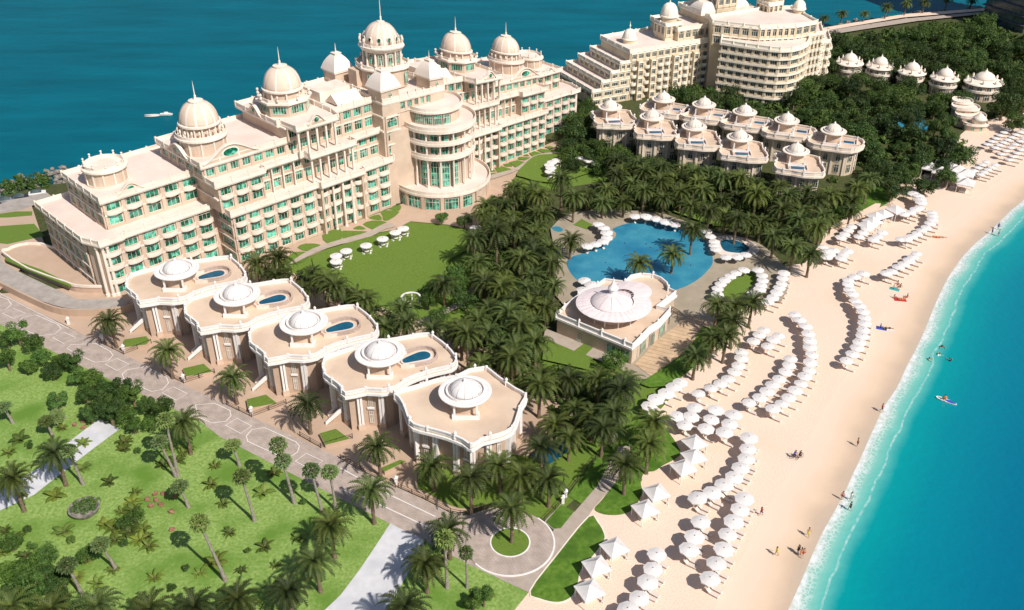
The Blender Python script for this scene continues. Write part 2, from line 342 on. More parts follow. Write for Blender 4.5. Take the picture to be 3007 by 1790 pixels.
lay('villa_court',poly('D',[(0,715),(160,792),(330,882),(560,1000),(800,1115),(1000,1220),(1110,1250),(1180,1230),(1300,1130),(1430,1010),(1270,880),(960,760),(600,620),(290,690)]),court)
rd=mix(*road_up)+poly(8,[(1300,790),(1450,830),(1540,930),(1565,1050),(1480,1200)])+mix(*road_lo)
lay('road',rd,road)
b=MB()
lay('park_path',poly(7,[(720,100),(870,172),(540,420),(250,650),(0,765),(-200,850),(-200,720),(0,620),(380,400),(470,290)]),concrete)
lay('park_path',poly(8,[(360,860),(620,985),(480,1240),(340,1484),(200,1760),(-420,1760),(-110,1484),(0,1380),(150,1180),(270,1000)]),concrete)
lay('footpath',poly(8,[(1365,1360),(1560,1100),(1800,805),(1840,745),(1980,590),(2080,470),(2100,300),(2020,300),(1950,430),(1860,590),(1700,775),(1590,715),(1640,660),(1600,640),(1480,850),(1550,905),(1440,1060),(1300,1200),(1250,1300)]),pathm)
def curb(name,path,z,w,m,closed=False,h=.12):
    b=MB(); b.wall(path,w,z-.1,z+h,0,closed); o=b.build(name,m); return tag(o,kind='structure')
def lawn(name,p,m,n=3,e=True):
    p=smooth(p,True,n); lay(name,p,m)
    if e: curb(name+'_edge',p,.1,.22,trim,True,.03)
lawn('seaside_lawn',poly(8,[(1375,1350),(1560,1100),(1800,810),(1870,850),(1912,920),(1918,980),(1850,1080),(1750,1200),(1730,1280),(1700,1370),(1640,1420),(1560,1435),(1450,1410)]),grassb)
lawn('seaside_lawn',poly(8,[(1845,755),(1900,690),(2000,560),(2100,440),(2110,200),(2200,60),(2350,160),(2450,300),(2460,370),(2340,440),(2280,480),(2210,490),(2180,560),(2190,640),(2130,750),(2060,790),(1980,800),(1900,790)]),grassb,3,False)
lay('small_lawn',poly(8,[(1490,850),(1550,900),(1600,895),(1700,770),(1600,725)]),grassb)
lay('small_lawn',poly(8,[(1650,660),(1750,720),(1860,590),(1950,430),(1980,300),(1900,300)]),grassb)
lay('villa_lawn',smooth(poly(8,[(560,590),(600,620),(800,730),(930,752),(1110,715),(1250,760),(1440,840),(1500,820),(1620,690),(1640,500),(1500,400),(900,330),(600,400)]),True,2),grass)
# roundabout
rc=TG(8,1232,998)[:2]
lay('roundabout_road',circ(*rc,6.9,48),road)
lay('roundabout_lawn',circ(*rc,3.0,40),grass)
curb('roundabout_kerb',circ(*rc,3.05,40),.1,.22,white,True,.12)
curb('roundabout_kerb',circ(*rc,6.85,48,R(-140),R(50),False),.1,.25,white,False,.1)
# road markings
def line(p,w=.16,closed=False):
    b=MB(); p=resample(p,2.)if not closed else p
    a=offset(p,w/2,closed); c=offset(p,-w/2,closed); n=len(p)
    b.add([(x,y,.16) for x,y in a]+[(x,y,.16) for x,y in c],[(k,(k+1)%n,(k+1)%n+n,k+n) for k in range(n if closed else n-1)])
    o=b.build('road_marking',white); o['kind']='structure'
for q in [(4,[(20,795),(97,757),(188,795),(100,832)]),(4,[(385,970),(465,932),(552,970),(465,1014)]),(4,[(763,1163),(850,1122),(938,1163),(852,1210)]),(4,[(1178,1370),(1262,1328),(1362,1378),(1278,1425)]),(7,[(1638,148),(1722,98),(1828,153),(1748,208)]),(7,[(2145,410),(2225,352),(2345,408),(2260,470)])]:
    line(poly(*q),.15,True)
for q in [(4,[(-120,700),(-20,668),(60,695),(84,730),(40,768),(-20,780)]),(4,[(130,865),(165,825),(260,805),(420,875),(445,905),(400,945),(290,958),(150,905)]),(4,[(488,1050),(515,1022),(700,1015),(800,1070),(822,1098),(785,1140),(690,1150),(600,1110)]),(4,[(888,1235),(925,1205),(1060,1180),(1210,1260),(1225,1300),(1180,1348),(1100,1362),(900,1270)]),(7,[(1420,0),(1560,-10),(1670,40),(1678,80),(1640,120),(1540,132),(1440,90)]),(7,[(1790,225),(1830,180),(1920,165),(2150,270),(2175,300),(2160,345),(2080,395),(1800,265)])]:
    line(poly(*q),.15,True)
line(poly(8,[(0,460),(380,665),(690,812)]),.2); line(poly(8,[(0,610),(330,745),(650,895)]),.2)
line(poly(4,[(-300,500),(0,650),(500,905)]),.12)
# hotel forecourt + radial garden strips
lay('forecourt',poly('D',[(560,680),(600,640),(960,505),(1190,412),(1350,345),(1400,345),(1300,385),(1262,420),(1240,450),(1260,480),(1180,545),(1145,560),(1090,548),(1000,540),(960,560),(880,575),(800,605),(720,640),(640,650)]),court)
for q in [[(0,200),(70,195),(220,205),(120,240),(20,255)],[(90,180),(140,158),(185,185),(120,188)],[(160,150),(230,122),(340,135),(250,200),(225,185)],[(205,100),(280,78),(300,118),(240,115)],[(290,60),(330,48),(430,60),(350,120),(310,120),(305,90)],[(350,35),(430,10),(440,30),(420,55),(370,45)]]:
    lay('garden_bed',smooth(poly(5,q),True,2),grass)
for q in [[(2020,430),(2090,385),(2150,350),(2250,360),(2200,420),(2100,440)],[(2160,320),(2220,290),(2330,300),(2250,350)],[(2340,230),(2473,180),(2473,290),(2380,290)]]:
    lay('garden_bed',smooth(poly(4,q),True,2),grass)
for q in [[(1045,1265),(1140,1260),(1050,1285)],[(1040,1235),(1100,1228),(1130,1250),(1050,1252)],[(1120,1225),(1160,1210),(1260,1240),(1150,1270)],[(1180,1200),(1230,1190),(1250,1215),(1200,1215)],[(1225,1185),(1285,1170),(1345,1185),(1280,1230)],[(1290,1145),(1380,1150),(1340,1170),(1290,1165)],[(1320,1125),(1350,1120),(1370,1140),(1310,1138)],[(1360,1110),(1390,1100),(1480,1125),(1400,1145)],[(1420,1095),(1460,1088),(1590,1105),(1500,1128)],[(1480,1075),(1520,1068),(1560,1080),(1520,1090)]]:
    lay('garden_bed',poly(2,q),grass)
lay('garden_path',smooth(poly(5,[(-350,420),(-200,330),(0,265),(140,228),(230,195),(340,140),(400,170),(320,190),(200,255),(0,300),(-180,360),(-340,440)]),True,2),pathm)
lay('garden_path',smooth(poly(2,[(1050,1290),(1240,1240),(1330,1190),(1400,1140),(1500,1118),(1640,1110),(1660,1140),(1520,1135),(1440,1160),(1420,1190),(1330,1225),(1250,1260),(1060,1320)]),True,2),pathm)
lay('garden_lawn',smooth(poly('D',[(760,632),(830,600),(930,572),(1010,555),(1150,565),(1150,600),(1090,640),(1040,690),(1000,725),(950,745),(880,745),(800,700)]),True,3),grass)
lay('garden_path',smooth(poly(5,[(560,855),(700,798),(860,715),(930,640),(960,570),(985,510),(1005,520),(985,600),(960,660),(910,730),(740,820),(600,880)]),True,2),pathm)
# pool area
lay('pool_deck',smooth(poly('D',[(1340,560),(1400,520),(1500,515),(1620,525),(1740,570),(1830,585),(1900,640),(1920,680),(1900,740),(1840,730),(1760,760),(1700,830),(1640,900),(1545,930),(1480,860),(1350,720),(1360,640)]),True,2),deckm)
poolp=smooth(poly('D',[(1385,633),(1440,614),(1488,590),(1500,573),(1492,560),(1540,545),(1590,543),(1650,560),(1700,576),(1725,602),(1735,640),(1720,665),(1690,690),(1650,708),(1600,716),(1500,712),(1420,695),(1385,662)]),True,4)
lay('pool',poolp,poolm); curb('pool_edge',poolp,.1,.5,white,True,.12)
p2=smooth(poly(6,[(282,292),(300,272),(370,270),(440,290),(495,330),(450,362),(380,362),(310,345)]),True,4)
lay('pool_terrace',offset(ccw(p2),2.3,True),roofm); lay('pool',p2,poold); curb('pool_edge',p2,.1,.35,white,True,.12)
lay('pool',smooth(poly(5,[(1530,180),(1580,172),(1615,195),(1600,210),(1560,205)]),True,3),poolm)
lay('pool_lawn',poly(5,[(1690,160),(1750,118),(1830,160),(1790,195)]),grass)
lay('oval_lawn',smooth(poly(6,[(470,510),(520,505),(540,560),(500,620),(420,690),(350,700),(295,670),(330,600),(400,545)]),True,3),grass)
lay('wood_deck',poly('D',[(1545,892),(1600,832),(1680,772),(1745,788),(1690,840),(1640,890),(1590,925)]),wood)
lay('seaside_lawn',smooth(poly('D',[(1560,940),(1600,910),(1680,850),(1710,800),(1760,820),(1700,890),(1620,945)]),True,2),grassb)
lay('garden_lawn',smooth(poly(2,[(1280,1270),(1400,1150),(1520,1130),(1640,1130),(1900,1210),(1880,1240),(1600,1330),(1450,1330),(1330,1300)]),True,3),grass)
lay('garden_lawn',poly('D',[(1330,810),(1460,850),(1430,905),(1320,880)]),grass)
lay('garden_path',poly(5,[(1490,918),(1765,1028),(1695,1080),(1470,985)]),pathm)
lay('garden_path',poly(5,[(1840,1050),(2000,1110),(1900,1160),(1780,1110)]),pathm)
lay('seaside_lawn',smooth(poly('D',[(1990,550),(2060,530),(2110,520),(2150,505),(2180,478),(2160,455),(2110,460),(2030,510)]),True,3),grassb)
lay('sunny_lawn',poly('D',[(1640,490),(1730,500),(1880,540),(1880,560),(1740,555),(1640,520)]),grass)
lay('terrace_path',smooth(poly('D',[(1990,560),(2060,538),(2130,500),(2140,510),(2070,545),(1995,570)]),True,2),sand)
# far left forecourt
lay('forecourt',poly('D',[(-300,620),(-200,540),(0,505),(75,495),(110,600),(0,715),(-200,720)]),court)
lay('side_lawn',poly('D',[(-80,575),(-60,560),(85,550),(110,580),(20,600),(-60,590)]),grass)
lay('side_lawn',poly('D',[(-60,535),(40,520),(80,520),(80,530),(20,535)]),grass)
lay('side_road',poly('D',[(-100,520),(0,503),(60,480),(110,470),(130,485),(60,515),(-100,540)]),ramp)
# far coast road
lay('far_road',poly('D',[(1960,100),(2000,80),(2200,49),(2430,29),(2430,33),(2230,55),(2020,88),(1980,108)]),pathm)
lay('woodland_pool',smooth(poly('D',[(2175,290),(2215,286),(2255,302),(2255,322),(2200,322)]),True,3),poolm)
lay('coast_verge',poly('D',[(2000,72),(2200,38),(2440,20),(2440,26),(2200,46),(2000,80)]),sand)
# camera, light, sky
cam=bpy.data.cameras.new('camera'); co=bpy.data.objects.new('camera',cam); COL.objects.link(co); SC.camera=co
cam.sensor_width=36; cam.lens=36*F/3007; cam.clip_start=1; cam.clip_end=9000; co.location=(0,0,H); co.rotation_euler=(PI/2-TH,0,0)
sun_el=R(46); sx,sy=.66,-.75   # horizontal direction towards the sun
sl=bpy.data.lights.new('sun','SUN'); sl.energy=5.; sl.angle=R(.5); sl.color=(1,.94,.86); so=bpy.data.objects.new('sun',sl); COL.objects.link(so)
l=math.hypot(sx,sy); dv=Vector((sx/l*math.cos(sun_el),sy/l*math.cos(sun_el),math.sin(sun_el)))
so.rotation_euler=dv.to_track_quat('Z','Y').to_euler(); so.location=(0,0,200)
w=bpy.data.worlds.new('World'); SC.world=w; w.use_nodes=True; nt=w.node_tree
sk=nt.nodes.new('ShaderNodeTexSky'); sk.sky_type='NISHITA'; sk.sun_disc=False; sk.sun_elevation=sun_el; sk.sun_rotation=math.atan2(sx,sy)
nt.links.new(sk.outputs[0],nt.nodes['Background'].inputs[0]); nt.nodes['Background'].inputs[1].default_value=.08
SC.view_settings.view_transform='Standard'; SC.view_settings.look='None'; SC.view_settings.exposure=0; SC.view_settings.gamma=1
SC.render.engine='CYCLES'; SC.render.resolution_x=1024; SC.render.resolution_y=610
# ================= MAIN HOTEL =================
HO=(-18.9,228.1); HA=R(44); HU=(math.cos(HA),math.sin(HA)); HV=(math.sin(HA),-math.cos(HA))
def hmap(u,v,z,raw=False):
    if u>0 and not raw:
        u=.845*u if u<53 else 44.8+.76*(u-53); z=z*(1-.003*min(u,55))
    u+=1.
    return (HO[0]+u*HU[0]+v*HV[0],HO[1]+u*HU[1]+v*HV[1],z)
def hlocal(X,Y): dx,dy=X-HO[0],Y-HO[1]; return (dx*HU[0]+dy*HU[1]-1.,dx*HV[0]+dy*HV[1])
class HM(MB):
    raw=False; off=None; fn=None
    def build(s,*a,**k):
        f=s.fn or (lambda u,v,z: hmap(u,v,z,s.raw))
        s.v=[f(*p) for p in s.v]; return MB.build(s,*a,**k)
class Building:
    """collects windows / balconies; the nearest 100 of each become parts, the rest one stuff part"""
    def __init__(s,root,fn,gm=None): s.root=root; s.fn=fn; s.win=[]; s.bal=[]; s.col=[]; s.gm=gm or glass
    def mb(s): m=HM(); m.fn=s.fn; return m
    def flush(s,lim=100):
        for name,lst,mats in (('window',s.win,[s.gm,trim]),('balcony',s.bal,[trim,roofm]),('column',s.col,[trim])):
            lst.sort(key=lambda m:(lambda p:p[0]**2+p[1]**2+(p[2]-H)**2)(s.fn(*m.v[0])))
            for m in lst[:lim]:
                m.build(name,mats,s.root)
            if len(lst)>lim:
                r=s.mb()
                for m in lst[lim:]:
                    o=len(r.v); r.v+=m.v; r.f+=[tuple(i+o for i in f) for f in m.f]; r.m+=m.m
                tag(r.build(name,mats,s.root),kind='stuff')
def pf(p,t,n):
    return lambda s,d,z:(p[0]+t[0]*s+n[0]*d,p[1]+t[1]*s+n[1]*d,z)
def fbox(m,F_,s0,s1,d0,d1,z0,z1,mi=0):
    vs=[F_(s,d,z) for z in (z0,z1) for s,d in ((s0,d0),(s1,d0),(s1,d1),(s0,d1))]
    m.add(vs,[(0,1,5,4),(1,2,6,5),(2,3,7,6),(3,0,4,7),(4,5,6,7),(3,2,1,0)],mi)
def window(B,F_,s,z0,w,h,arch=False,mull=2,trans=1,out=.04):
    m=B.mb(); a=s-w/2; b=s+w/2
    if arch:
        r=w/2; pts=[(a,z0),(b,z0)]+[(s+r*math.cos(PI*k/8),z0+h-r*.8+r*.8*math.sin(PI*k/8)) for k in range(9)]
    else: pts=[(a,z0),(b,z0),(b,z0+h),(a,z0+h)]
    m.add([F_(x,out,z) for x,z in pts],[tuple(range(len(pts)))],0)
    f=.09
    n=len(pts); cx_,cz=s,z0+h/2
    inn=[(x+(f if x<cx_-.01 else -f if x>cx_+.01 else 0),z+(f if z<cz else -f)) for x,z in pts]
    vs=[F_(x,out+.1,z) for x,z in pts]+[F_(x,out+.1,z) for x,z in inn]
    m.add(vs,[(k,(k+1)%n,(k+1)%n+n,k+n) for k in range(n)],1)
    for k in range(1,mull+1):
        x=a+w*k/(mull+1); fbox(m,F_,x-.03,x+.03,out,out+.08,z0,z0+h*(.97 if not arch else .93),1)
    for k in range(1,trans+1): fbox(m,F_,a,b,out,out+.07,z0+h*(.68 if trans==1 else k/(trans+1))-.03,z0+h*(.68 if trans==1 else k/(trans+1))+.03,1)
    B.win.append(m)
def balcony(B,F_,s,z,w,depth=1.25,h=.85):
    m=B.mb(); n=10
    arc=[(s+w/2*math.cos(PI*k/n),depth*math.sin(PI*k/n)**.7) for k in range(n+1)]
    vs=[F_(x,d,z-.22) for x,d in arc]+[F_(x,d,z) for x,d in arc]
    N=n+1
    m.add(vs,[(k,k+1,k+1+N,k+N) for k in range(n)],0); m.add(vs[N:],[tuple(range(N))],1); m.add(vs[:N],[tuple(range(N))],0)
    o1=[(s+(x-s)*1.05,d*1.05) for x,d in arc]; i1=[(s+(x-s)*.93,d*.9) for x,d in arc]
    vs=[F_(x,d,z-.02) for x,d in o1]+[F_(x,d,z+h) for x,d in o1]+[F_(x,d,z+h) for x,d in i1]+[F_(x,d,z) for x,d in i1]
    m.add(vs,[(k+r*N,k+1+r*N,k+1+((r+1)%4)*N,k+((r+1)%4)*N) for k in range(n) for r in range(4)],0)
    vs=[F_(s+(x-s)*q,d*q,zz) for zz,q in ((z-.85,.25),(z-.22,.9)) for x,d in arc]
    m.add(vs,[(k,k+1,k+1+N,k+N) for k in range(n)],0)
    B.bal.append(m)
def facade(B,W_,TR,p,t,n,L,z0,storeys,bays,style,pil=True):
    """storeys: list of heights; style[i]: r rect, a arch, b rect+balcony, c arch+balcony, n none, t tall"""
    F_=pf(p,t,n); bw=L/bays; z=z0
    for i,hs in enumerate(storeys):
        stl=style[i]
        fbox(TR,F_,0,L,0,.42,z+hs-.32,z+hs,0)
        if stl in 'rbac': fbox(W_,F_,0,L,0,.22,z,z+hs*.22)
        for k in range(bays):
            s=bw*(k+.5)
            if stl=='n': continue
            w=bw*.68; hh=hs*(.68 if stl!='t' else .8)
            window(B,F_,s,z+hs*(.22 if stl not in 't' else .06),w,hh,arch=stl in 'ac',mull=2 if w>1.4 else 1)
            if stl in 'bc': balcony(B,F_,s,z+.12,bw*.86)
        z+=hs
    if pil:
        for k in range(bays+1):
            s=bw*k; fbox(W_,F_,max(0,s-.42),min(L,s+.42),0,.34,z0,z)
def roofslab(B,name,pts,z,par=.95,over=.55,post=4.2,top=None,skip=False):
    """cornice, deck and parapet on a convex polygon"""
    d=B.mb(); q=ccw(pts); q=offset(q,over,True)
    d.prism(q,z-.5,z-.12,0); q2=offset(ccw(pts),over*.55,True); d.prism(q2,z-.8,z-.502,0); d.build('cornice',trim,B.root)
    e=B.mb(); e.prism(offset(ccw(pts),over-.12,True),z-.119,z,0); e.build('roof',top or roofm,B.root)
    w=B.mb(); r=offset(ccw(pts),over-.25,True); w.wall(r,.16,z,z+par*.72,0,True); w.wall(r,.3,z+par*.72,z+par,0,True)
    m=len(r)
    for k in range(m):
        a,b=r[k],r[(k+1)%m]; l=math.hypot(b[0]-a[0],b[1]-a[1]); c=max(1,round(l/post)) if l>2.2 else 1
        for j in range(c): w.box(a[0]+(b[0]-a[0])*j/c,a[1]+(b[1]-a[1])*j/c,z,.42,.42,par+.22)
    w.build('parapet',trim,B.root)
rect=lambda a0,a1,v0,v1:[(a0,v0),(a1,v0),(a1,v1),(a0,v1)]
htop=thing('hotel','long cream resort hotel with five white domes and a round glazed rotunda facing the garden','hotel',hmap(0,-10,0))
B=Building(htop,lambda u,v,z:hmap(u,v,z))
def dome(B,c,z0,h,r,cap=.34,spire=4.6,ribs=12,fn=None):
    m=B.mb(); m.fn=fn or B.fn; prof=[]
    for k in range(13):
        a=PI/2*k/12*.93; rr=r*math.cos(a)**.82; prof.append((max(rr,r*cap),z0+h*math.sin(a)/math.sin(PI/2*.93)))
    m.lathe(prof,c,ribs*4); ob=m.build('dome',domem,B.root,smooth=True)
    for k in range(ribs):
        q=B.mb(); q.fn=m.fn
        a=2*PI*k/ribs+.1
        for i in range(12):
            (r0,za),(r1,zb)=prof[i],prof[i+1]; da=.16/1; w0=.065*(1) 
            P_=[(c[0]+(rr+.07)*math.cos(a+s*w0),c[1]+(rr+.07)*math.sin(a+s*w0),zz+.03) for rr,zz in ((r0,za),(r1,zb)) for s in (-1,1)]
            q.add(P_,[(0,1,3,2)])
        q.build('rib',domerib,ob)
    q=B.mb(); q.fn=m.fn; q.lathe([(r*1.02,z0-.5),(r*1.1,z0-.4),(r*1.1,z0),(r*1.0,z0+.12)],c,32)
    q.lathe([(r*cap,z0+h-.05),(r*cap*1.12,z0+h),(r*cap*1.12,z0+h+.18),(r*cap*.3,z0+h+.3)],c,24); q.build('dome_rim',trim,ob)
    q=B.mb(); q.fn=m.fn; q.lathe([(r*cap*.3,z0+h+.25),(.22,z0+h+.9),(.3,z0+h+1.15),(.14,z0+h+1.4),(.09,z0+h+spire*.7),(.02,z0+h+spire)],c,8); q.build('spire',trim,ob)
    return ob
def urns(B,c,r,z,n,h=1.1,w=.3,fn=None,name='urn'):
    for k in range(n):
        q=B.mb(); q.fn=fn or B.fn
        a=2*PI*k/n; x,y=c[0]+r*math.cos(a),c[1]+r*math.sin(a)
        q.lathe([(w*.9,z),(w*.9,z+h*.3),(w*.35,z+h*.4),(w,z+h*.75),(w*.8,z+h),(w*.2,z+h*1.05)],(x,y),6); q.build(name,trim,B.root)
    return
def gable(B,F_,s0,s1,z,h,thick=.5,win=True):
    m=B.mb(); n=20; L=s1-s0; pr=[]
    for k in range(n+1):
        x=k/n; y=h*(.08+.92*(math.sin(PI*x)**1.6)); pr.append((s0+L*x,z+y))
    a=[(s0,z)]+pr+[(s1,z)]; N=len(a)
    m.add([F_(x,0,zz) for x,zz in a],[tuple(range(N))],0); m.add([F_(x,-thick,zz) for x,zz in a],[tuple(range(N))],0)
    t=[(x,zz) for x,zz in pr]; M=len(t)
    m.add([F_(x,.3,zz) for x,zz in t]+[F_(x,-thick-.1,zz) for x,zz in t]+[F_(x,.3,zz+.3) for x,zz in t]+[F_(x,-thick-.1,zz+.3) for x,zz in t],
      [f for k in range(M-1) for f in ((k,k+1,k+1+2*M,k+2*M),(k+2*M,k+1+2*M,k+1+3*M,k+3*M),(k,k+1,k+1+M,k+M),(k+M,k+1+M,k+1+3*M,k+3*M))],1)
    ob=m.build('gable',[plaster,trim],B.root)
    if win:
        c=(s0+s1)/2; g=B.mb(); e=[(c+L*.13*math.cos(2*PI*k/16),z+h*.5+h*.27*math.sin(2*PI*k/16)) for k in range(16)]
        g.add([F_(x,.06,zz) for x,zz in e],[tuple(range(16))],0)
        e2=[(c+L*.155*math.cos(2*PI*k/16),z+h*.5+h*.34*math.sin(2*PI*k/16)) for k in range(16)]
        g.add([F_(x,.04,zz) for x,zz in e2]+[F_(x,.12,zz) for x,zz in e],[(k,(k+1)%16,(k+1)%16+16,k+16) for k in range(16)],1)
        g.build('oval_window',[B.gm,trim],ob)
L1,L2,L3,L4,L5=13.3,20.4,24.1,27.8,31.
wb=lambda p,z0,z1:(lambda m:m.prism(p,z0,z1))(B.mb()).build('wall',plaster,B.root)
for sg in (-1,1):
    X=lambda a:sg*a
    def rc_(a0,a1,v0,v1): return rect(X(a0),X(a1),v0,v1)
    def front(a0,a1,v,z0,st,bays,style,pil=True):
        W_=B.mb(); TR=B.mb(); lo=min(X(a0),X(a1)); facade(B,W_,TR,(lo,v),(1,0),(0,1),abs(a1-a0),z0,st,bays,style,pil)
        W_.build('pilaster',plaster,B.root); TR.build('string_course',trim,B.root)
    def side(a,v0,v1,z0,st,bays,style,pil=True,outer=True):
        W_=B.mb(); TR=B.mb(); nx=sg if outer else -sg
        facade(B,W_,TR,(X(a),v0),(0,1),(nx,0),v1-v0,z0,st,bays,style,pil)
        W_.build('pilaster',plaster,B.root); TR.build('string_course',trim,B.root)
    # A: low end wing
    wb([(X(55),-15.3),(X(82.6),-15.3),(X(83.8),-19),(X(84),-42.5),(X(55),-42.5)],0,L1-.5)
    front(56,82.6,-15.3,0,[3.0,3.3,3.3,3.2],6,'tbbb')
    roofslab(B,'A',[(X(54.5),-14.8),(X(77),-14.8),(X(78),-14.2),(X(83),-14.2),(X(83.6),-16.2),(X(84.6),-18.6),(X(85),-43),(X(54.5),-43)],L1)
    if sg<0: side(83.95,-42,-19.5,0,[3.0,3.3,3.3,3.2],6,'trtr')
    for k in range(3):
        m=B.mb(); m.lathe([(.5,0),(.5,.6),(.36,.8),(.3,L1-1.8),(.45,L1-1.4),(.5,L1-.8)],(X(81.5+.9*k),-14.6-.3*k*k),10); m.build('column',trim,B.root)
    # A2: set-back upper floors
    wb(rc_(55,78.6,-19.8,-38),L1,L2-.5)
    front(56,78.6,-19.8,L1,[3.5,3.1],5,'rb'); 
    if sg<0: side(78.6,-38,-19.8,L1,[3.5,3.1],5,'rr')
    roofslab(B,'A2',rc_(54.8,79,-19.2,-38.4),L2)
    Fg=pf((min(X(69),X(75)),-19.0),(1,0),(0,1)); gable(B,Fg,0,6,L2+.1,2.0)
    for a_,v_ in ((55.6,-19.3),(79,-19.3)):
        pass
    c=(X(73),-28.5); m=B.mb(); m.lathe([(4.4,L2),(4.4,L2+3.5)],c,32); m.build('drum',plaster,B.root)
    m=B.mb(); m.lathe([(4.5,L2+3.3),(5,L2+3.5),(5,L2+3.9),(4.6,L2+4.0)],c,32); m.lathe([(4.5,L2),(4.6,L2+.4)],c,32)
    for k in range(12): m.box(c[0]+4.45*math.cos(k*PI/6),c[1]+4.45*math.sin(k*PI/6),L2,.3,.3,3.4,k*PI/6)
    m.build('drum_cornice',trim,B.root)
    m=B.mb(); m.wall(circ(*c,4.2,28),.18,L2+4.,L2+4.7); m.build('crown_railing',trim,B.root)
    urns(B,c,4.3,L2+4.7,10,.9,.26)
    # B: main wing lower floors
    wb(rc_(9,55,-8.2,-35),0,L1-.5)
    front(33,55,-8.2,0,[3.2,3.4,3.3,2.9],6,'abbb'); front(10.4,33,-8.2,0,[3.2,3.4,3.3,2.9],6,'abbb')
    if sg<0: side(55,-15.2,-8.2,0,[3.2,3.4,3.3,2.9],1,'arrr')
    roofslab(B,'B',[(X(9.5),-7.5),(X(19),-7.5),(X(19.3),-6.3),(X(32),-6.3),(X(32.3),-7.5),(X(55.4),-7.5),(X(55.6),-35.4),(X(9.5),-35.4)],L1,post=3.7)
    wb(rc_(19.4,20,-8.2,-6.5),0,L1-.5); wb(rc_(31.4,32,-8.2,-6.5),0,L1-.5)
    for a_ in (23,25.6,28.4): 
        m=B.mb(); m.lathe([(.4,0),(.4,.5),(.3,.7),(.27,12.),(.42,12.6)],(X(a_),-6.8),8); B.col.append(m)
    # B2
    wb(rc_(45,56.6,-9.8,-34),L1,L2-.5); wb(rc_(10,45,-12,-34),L1,L2-.5)
    front(45,56.6,-9.8,L1,[3.4,3.1],3,'rc'); front(33,45,-12.0,L1,[3.4,3.1],4,'rr'); front(10.4,33,-12,L1,[3.4,3.1],7,'rr')
    if sg<0: side(56.6,-19,-9.8,L1,[3.4,3.1],2,'nn',False)
    roofslab(B,'B2',[(X(57.2),-8.9),(X(44.8),-8.9),(X(44.6),-10.6),(X(33.4),-10.6),(X(33),-8.2),(X(20),-8.2),(X(19.8),-10.6),(X(10),-10.6),(X(10),-33.5),(X(57.2),-33.5)],L2+.1)
    for k in range(6):
        a_=20.6+k*2.35; m=B.mb(); F_=pf((X(a_),-8.8),(1,0),(0,1)); fbox(m,F_,-.22,.22,-.22,.22,L1,L2-.6); B.col.append(m)
    for k in range(3):
        m=B.mb(); F_=pf((X(36+k*3.),-10.9),(1,0),(0,1)); fbox(m,F_,-.15,.15,-.15,.15,L1,L2-.6); B.col.append(m)
    # B3
    wb(rc_(23,57.4,-13.4,-33),L2,L3-.4); wb(rc_(10,23,-13.4,-33),L2,L4-.4)
    front(36,57.4,-13.4,L2,[3.4],7,'r'); front(23,36,-13.4,L2,[3.4],4,'r'); front(10.4,23,-13.4,L2,[3.5,3.7],4,'rr')
    if sg<0: side(57.4,-33,-13.4,L2,[3.4],5,'a')
    roofslab(B,'B3',rc_(34.5,58,-12.9,-33.4),L3,post=4.6)
    Fg=pf((min(X(57.6),X(43.5)),-12.6),(1,0),(0,1)); gable(B,Fg,0,14.1,L3-.1,3.3,.4)
    Fs=pf((X(58.3),-28),(0,1),(sg,0)); gable(B,Fs,0,10,L3-.1,2.4,.4)
    c=(X(52.2),-22); m=B.mb(); m.lathe([(5.3,L3),(5.3,L3+3.4)],c,36); m.lathe([(3.9,L3+3.4),(3.9,L3+6.3)],c,24); m.build('drum',plaster,B.root)
    m=B.mb(); m.lathe([(5.4,L3+3.2),(6,L3+3.5),(6,L3+3.9),(5.6,L3+4.)],c,36)
    for k in range(12): m.box(c[0]+5.35*math.cos(k*PI/6),c[1]+5.35*math.sin(k*PI/6),L3,.35,.35,3.3,k*PI/6)
    m.build('drum_cornice',trim,B.root); urns(B,c,5.,L3+3.9,18,1.9,.26,name='statue')
    m=B.mb(); m.wall(circ(*c,5.6,28),.16,L3+4.,L3+4.7); m.build('drum_railing',trim,B.root)
    for k in range(16):
        m=B.mb(); m.lathe([(.22,L3+3.9),(.18,L3+6.2)],(c[0]+4.3*math.cos(k*PI/8),c[1]+4.3*math.sin(k*PI/8)),6); B.col.append(m)
    dome(B,c,L3+6.7,4.7,4.35)
    # C
    wb(rc_(23.6,36,-12.2,-32),L3,L4-.5)
    front(24,36,-12.2,L3-.02,[3.2],4,'r'); 
    if sg<0: side(36,-32,-12.2,L3,[3.2],3,'n',False)
    roofslab(B,'C',[(X(36.6),-14.5),(X(35.6),-14.5),(X(35.4),-8.8),(X(24),-8.8),(X(23.2),-12),(X(23.2),-32.6),(X(36.8),-32.6)],L4)
    Fg=pf((min(X(32.5),X(27.5)),-8.4),(1,0),(0,1)); gable(B,Fg,0,5,L4+.1,2.2)
    Fs=pf((X(37.1),-27),(0,1),(sg,0)); gable(B,Fs,0,6,L4-.1,2.2,.4)
    for k in range(5):
        m=B.mb(); F_=pf((X(24.6+k*2.55),-9.3),(1,0),(0,1)); fbox(m,F_,-.24,.24,-.24,.24,L2,L4-.7); B.col.append(m)
    c=(X(29.8),-22); m=B.mb(); m.lathe([(6.,L4),(6.,L4+3.)],c,8,a0=PI/8); m.lathe([(4.3,L4+3.),(4.3,L4+5.4)],c,16); m.build('drum',plaster,B.root)
    for k in range(8):
        a=PI/8+PI/4*k+PI/8; F_=pf((c[0]+6*math.cos(PI/8)*math.cos(a),c[1]+6*math.cos(PI/8)*math.sin(a)),(-math.sin(a),math.cos(a)),(math.cos(a),math.sin(a))); window(B,F_,0,L4+.7,3.4,1.9,mull=4,trans=0)
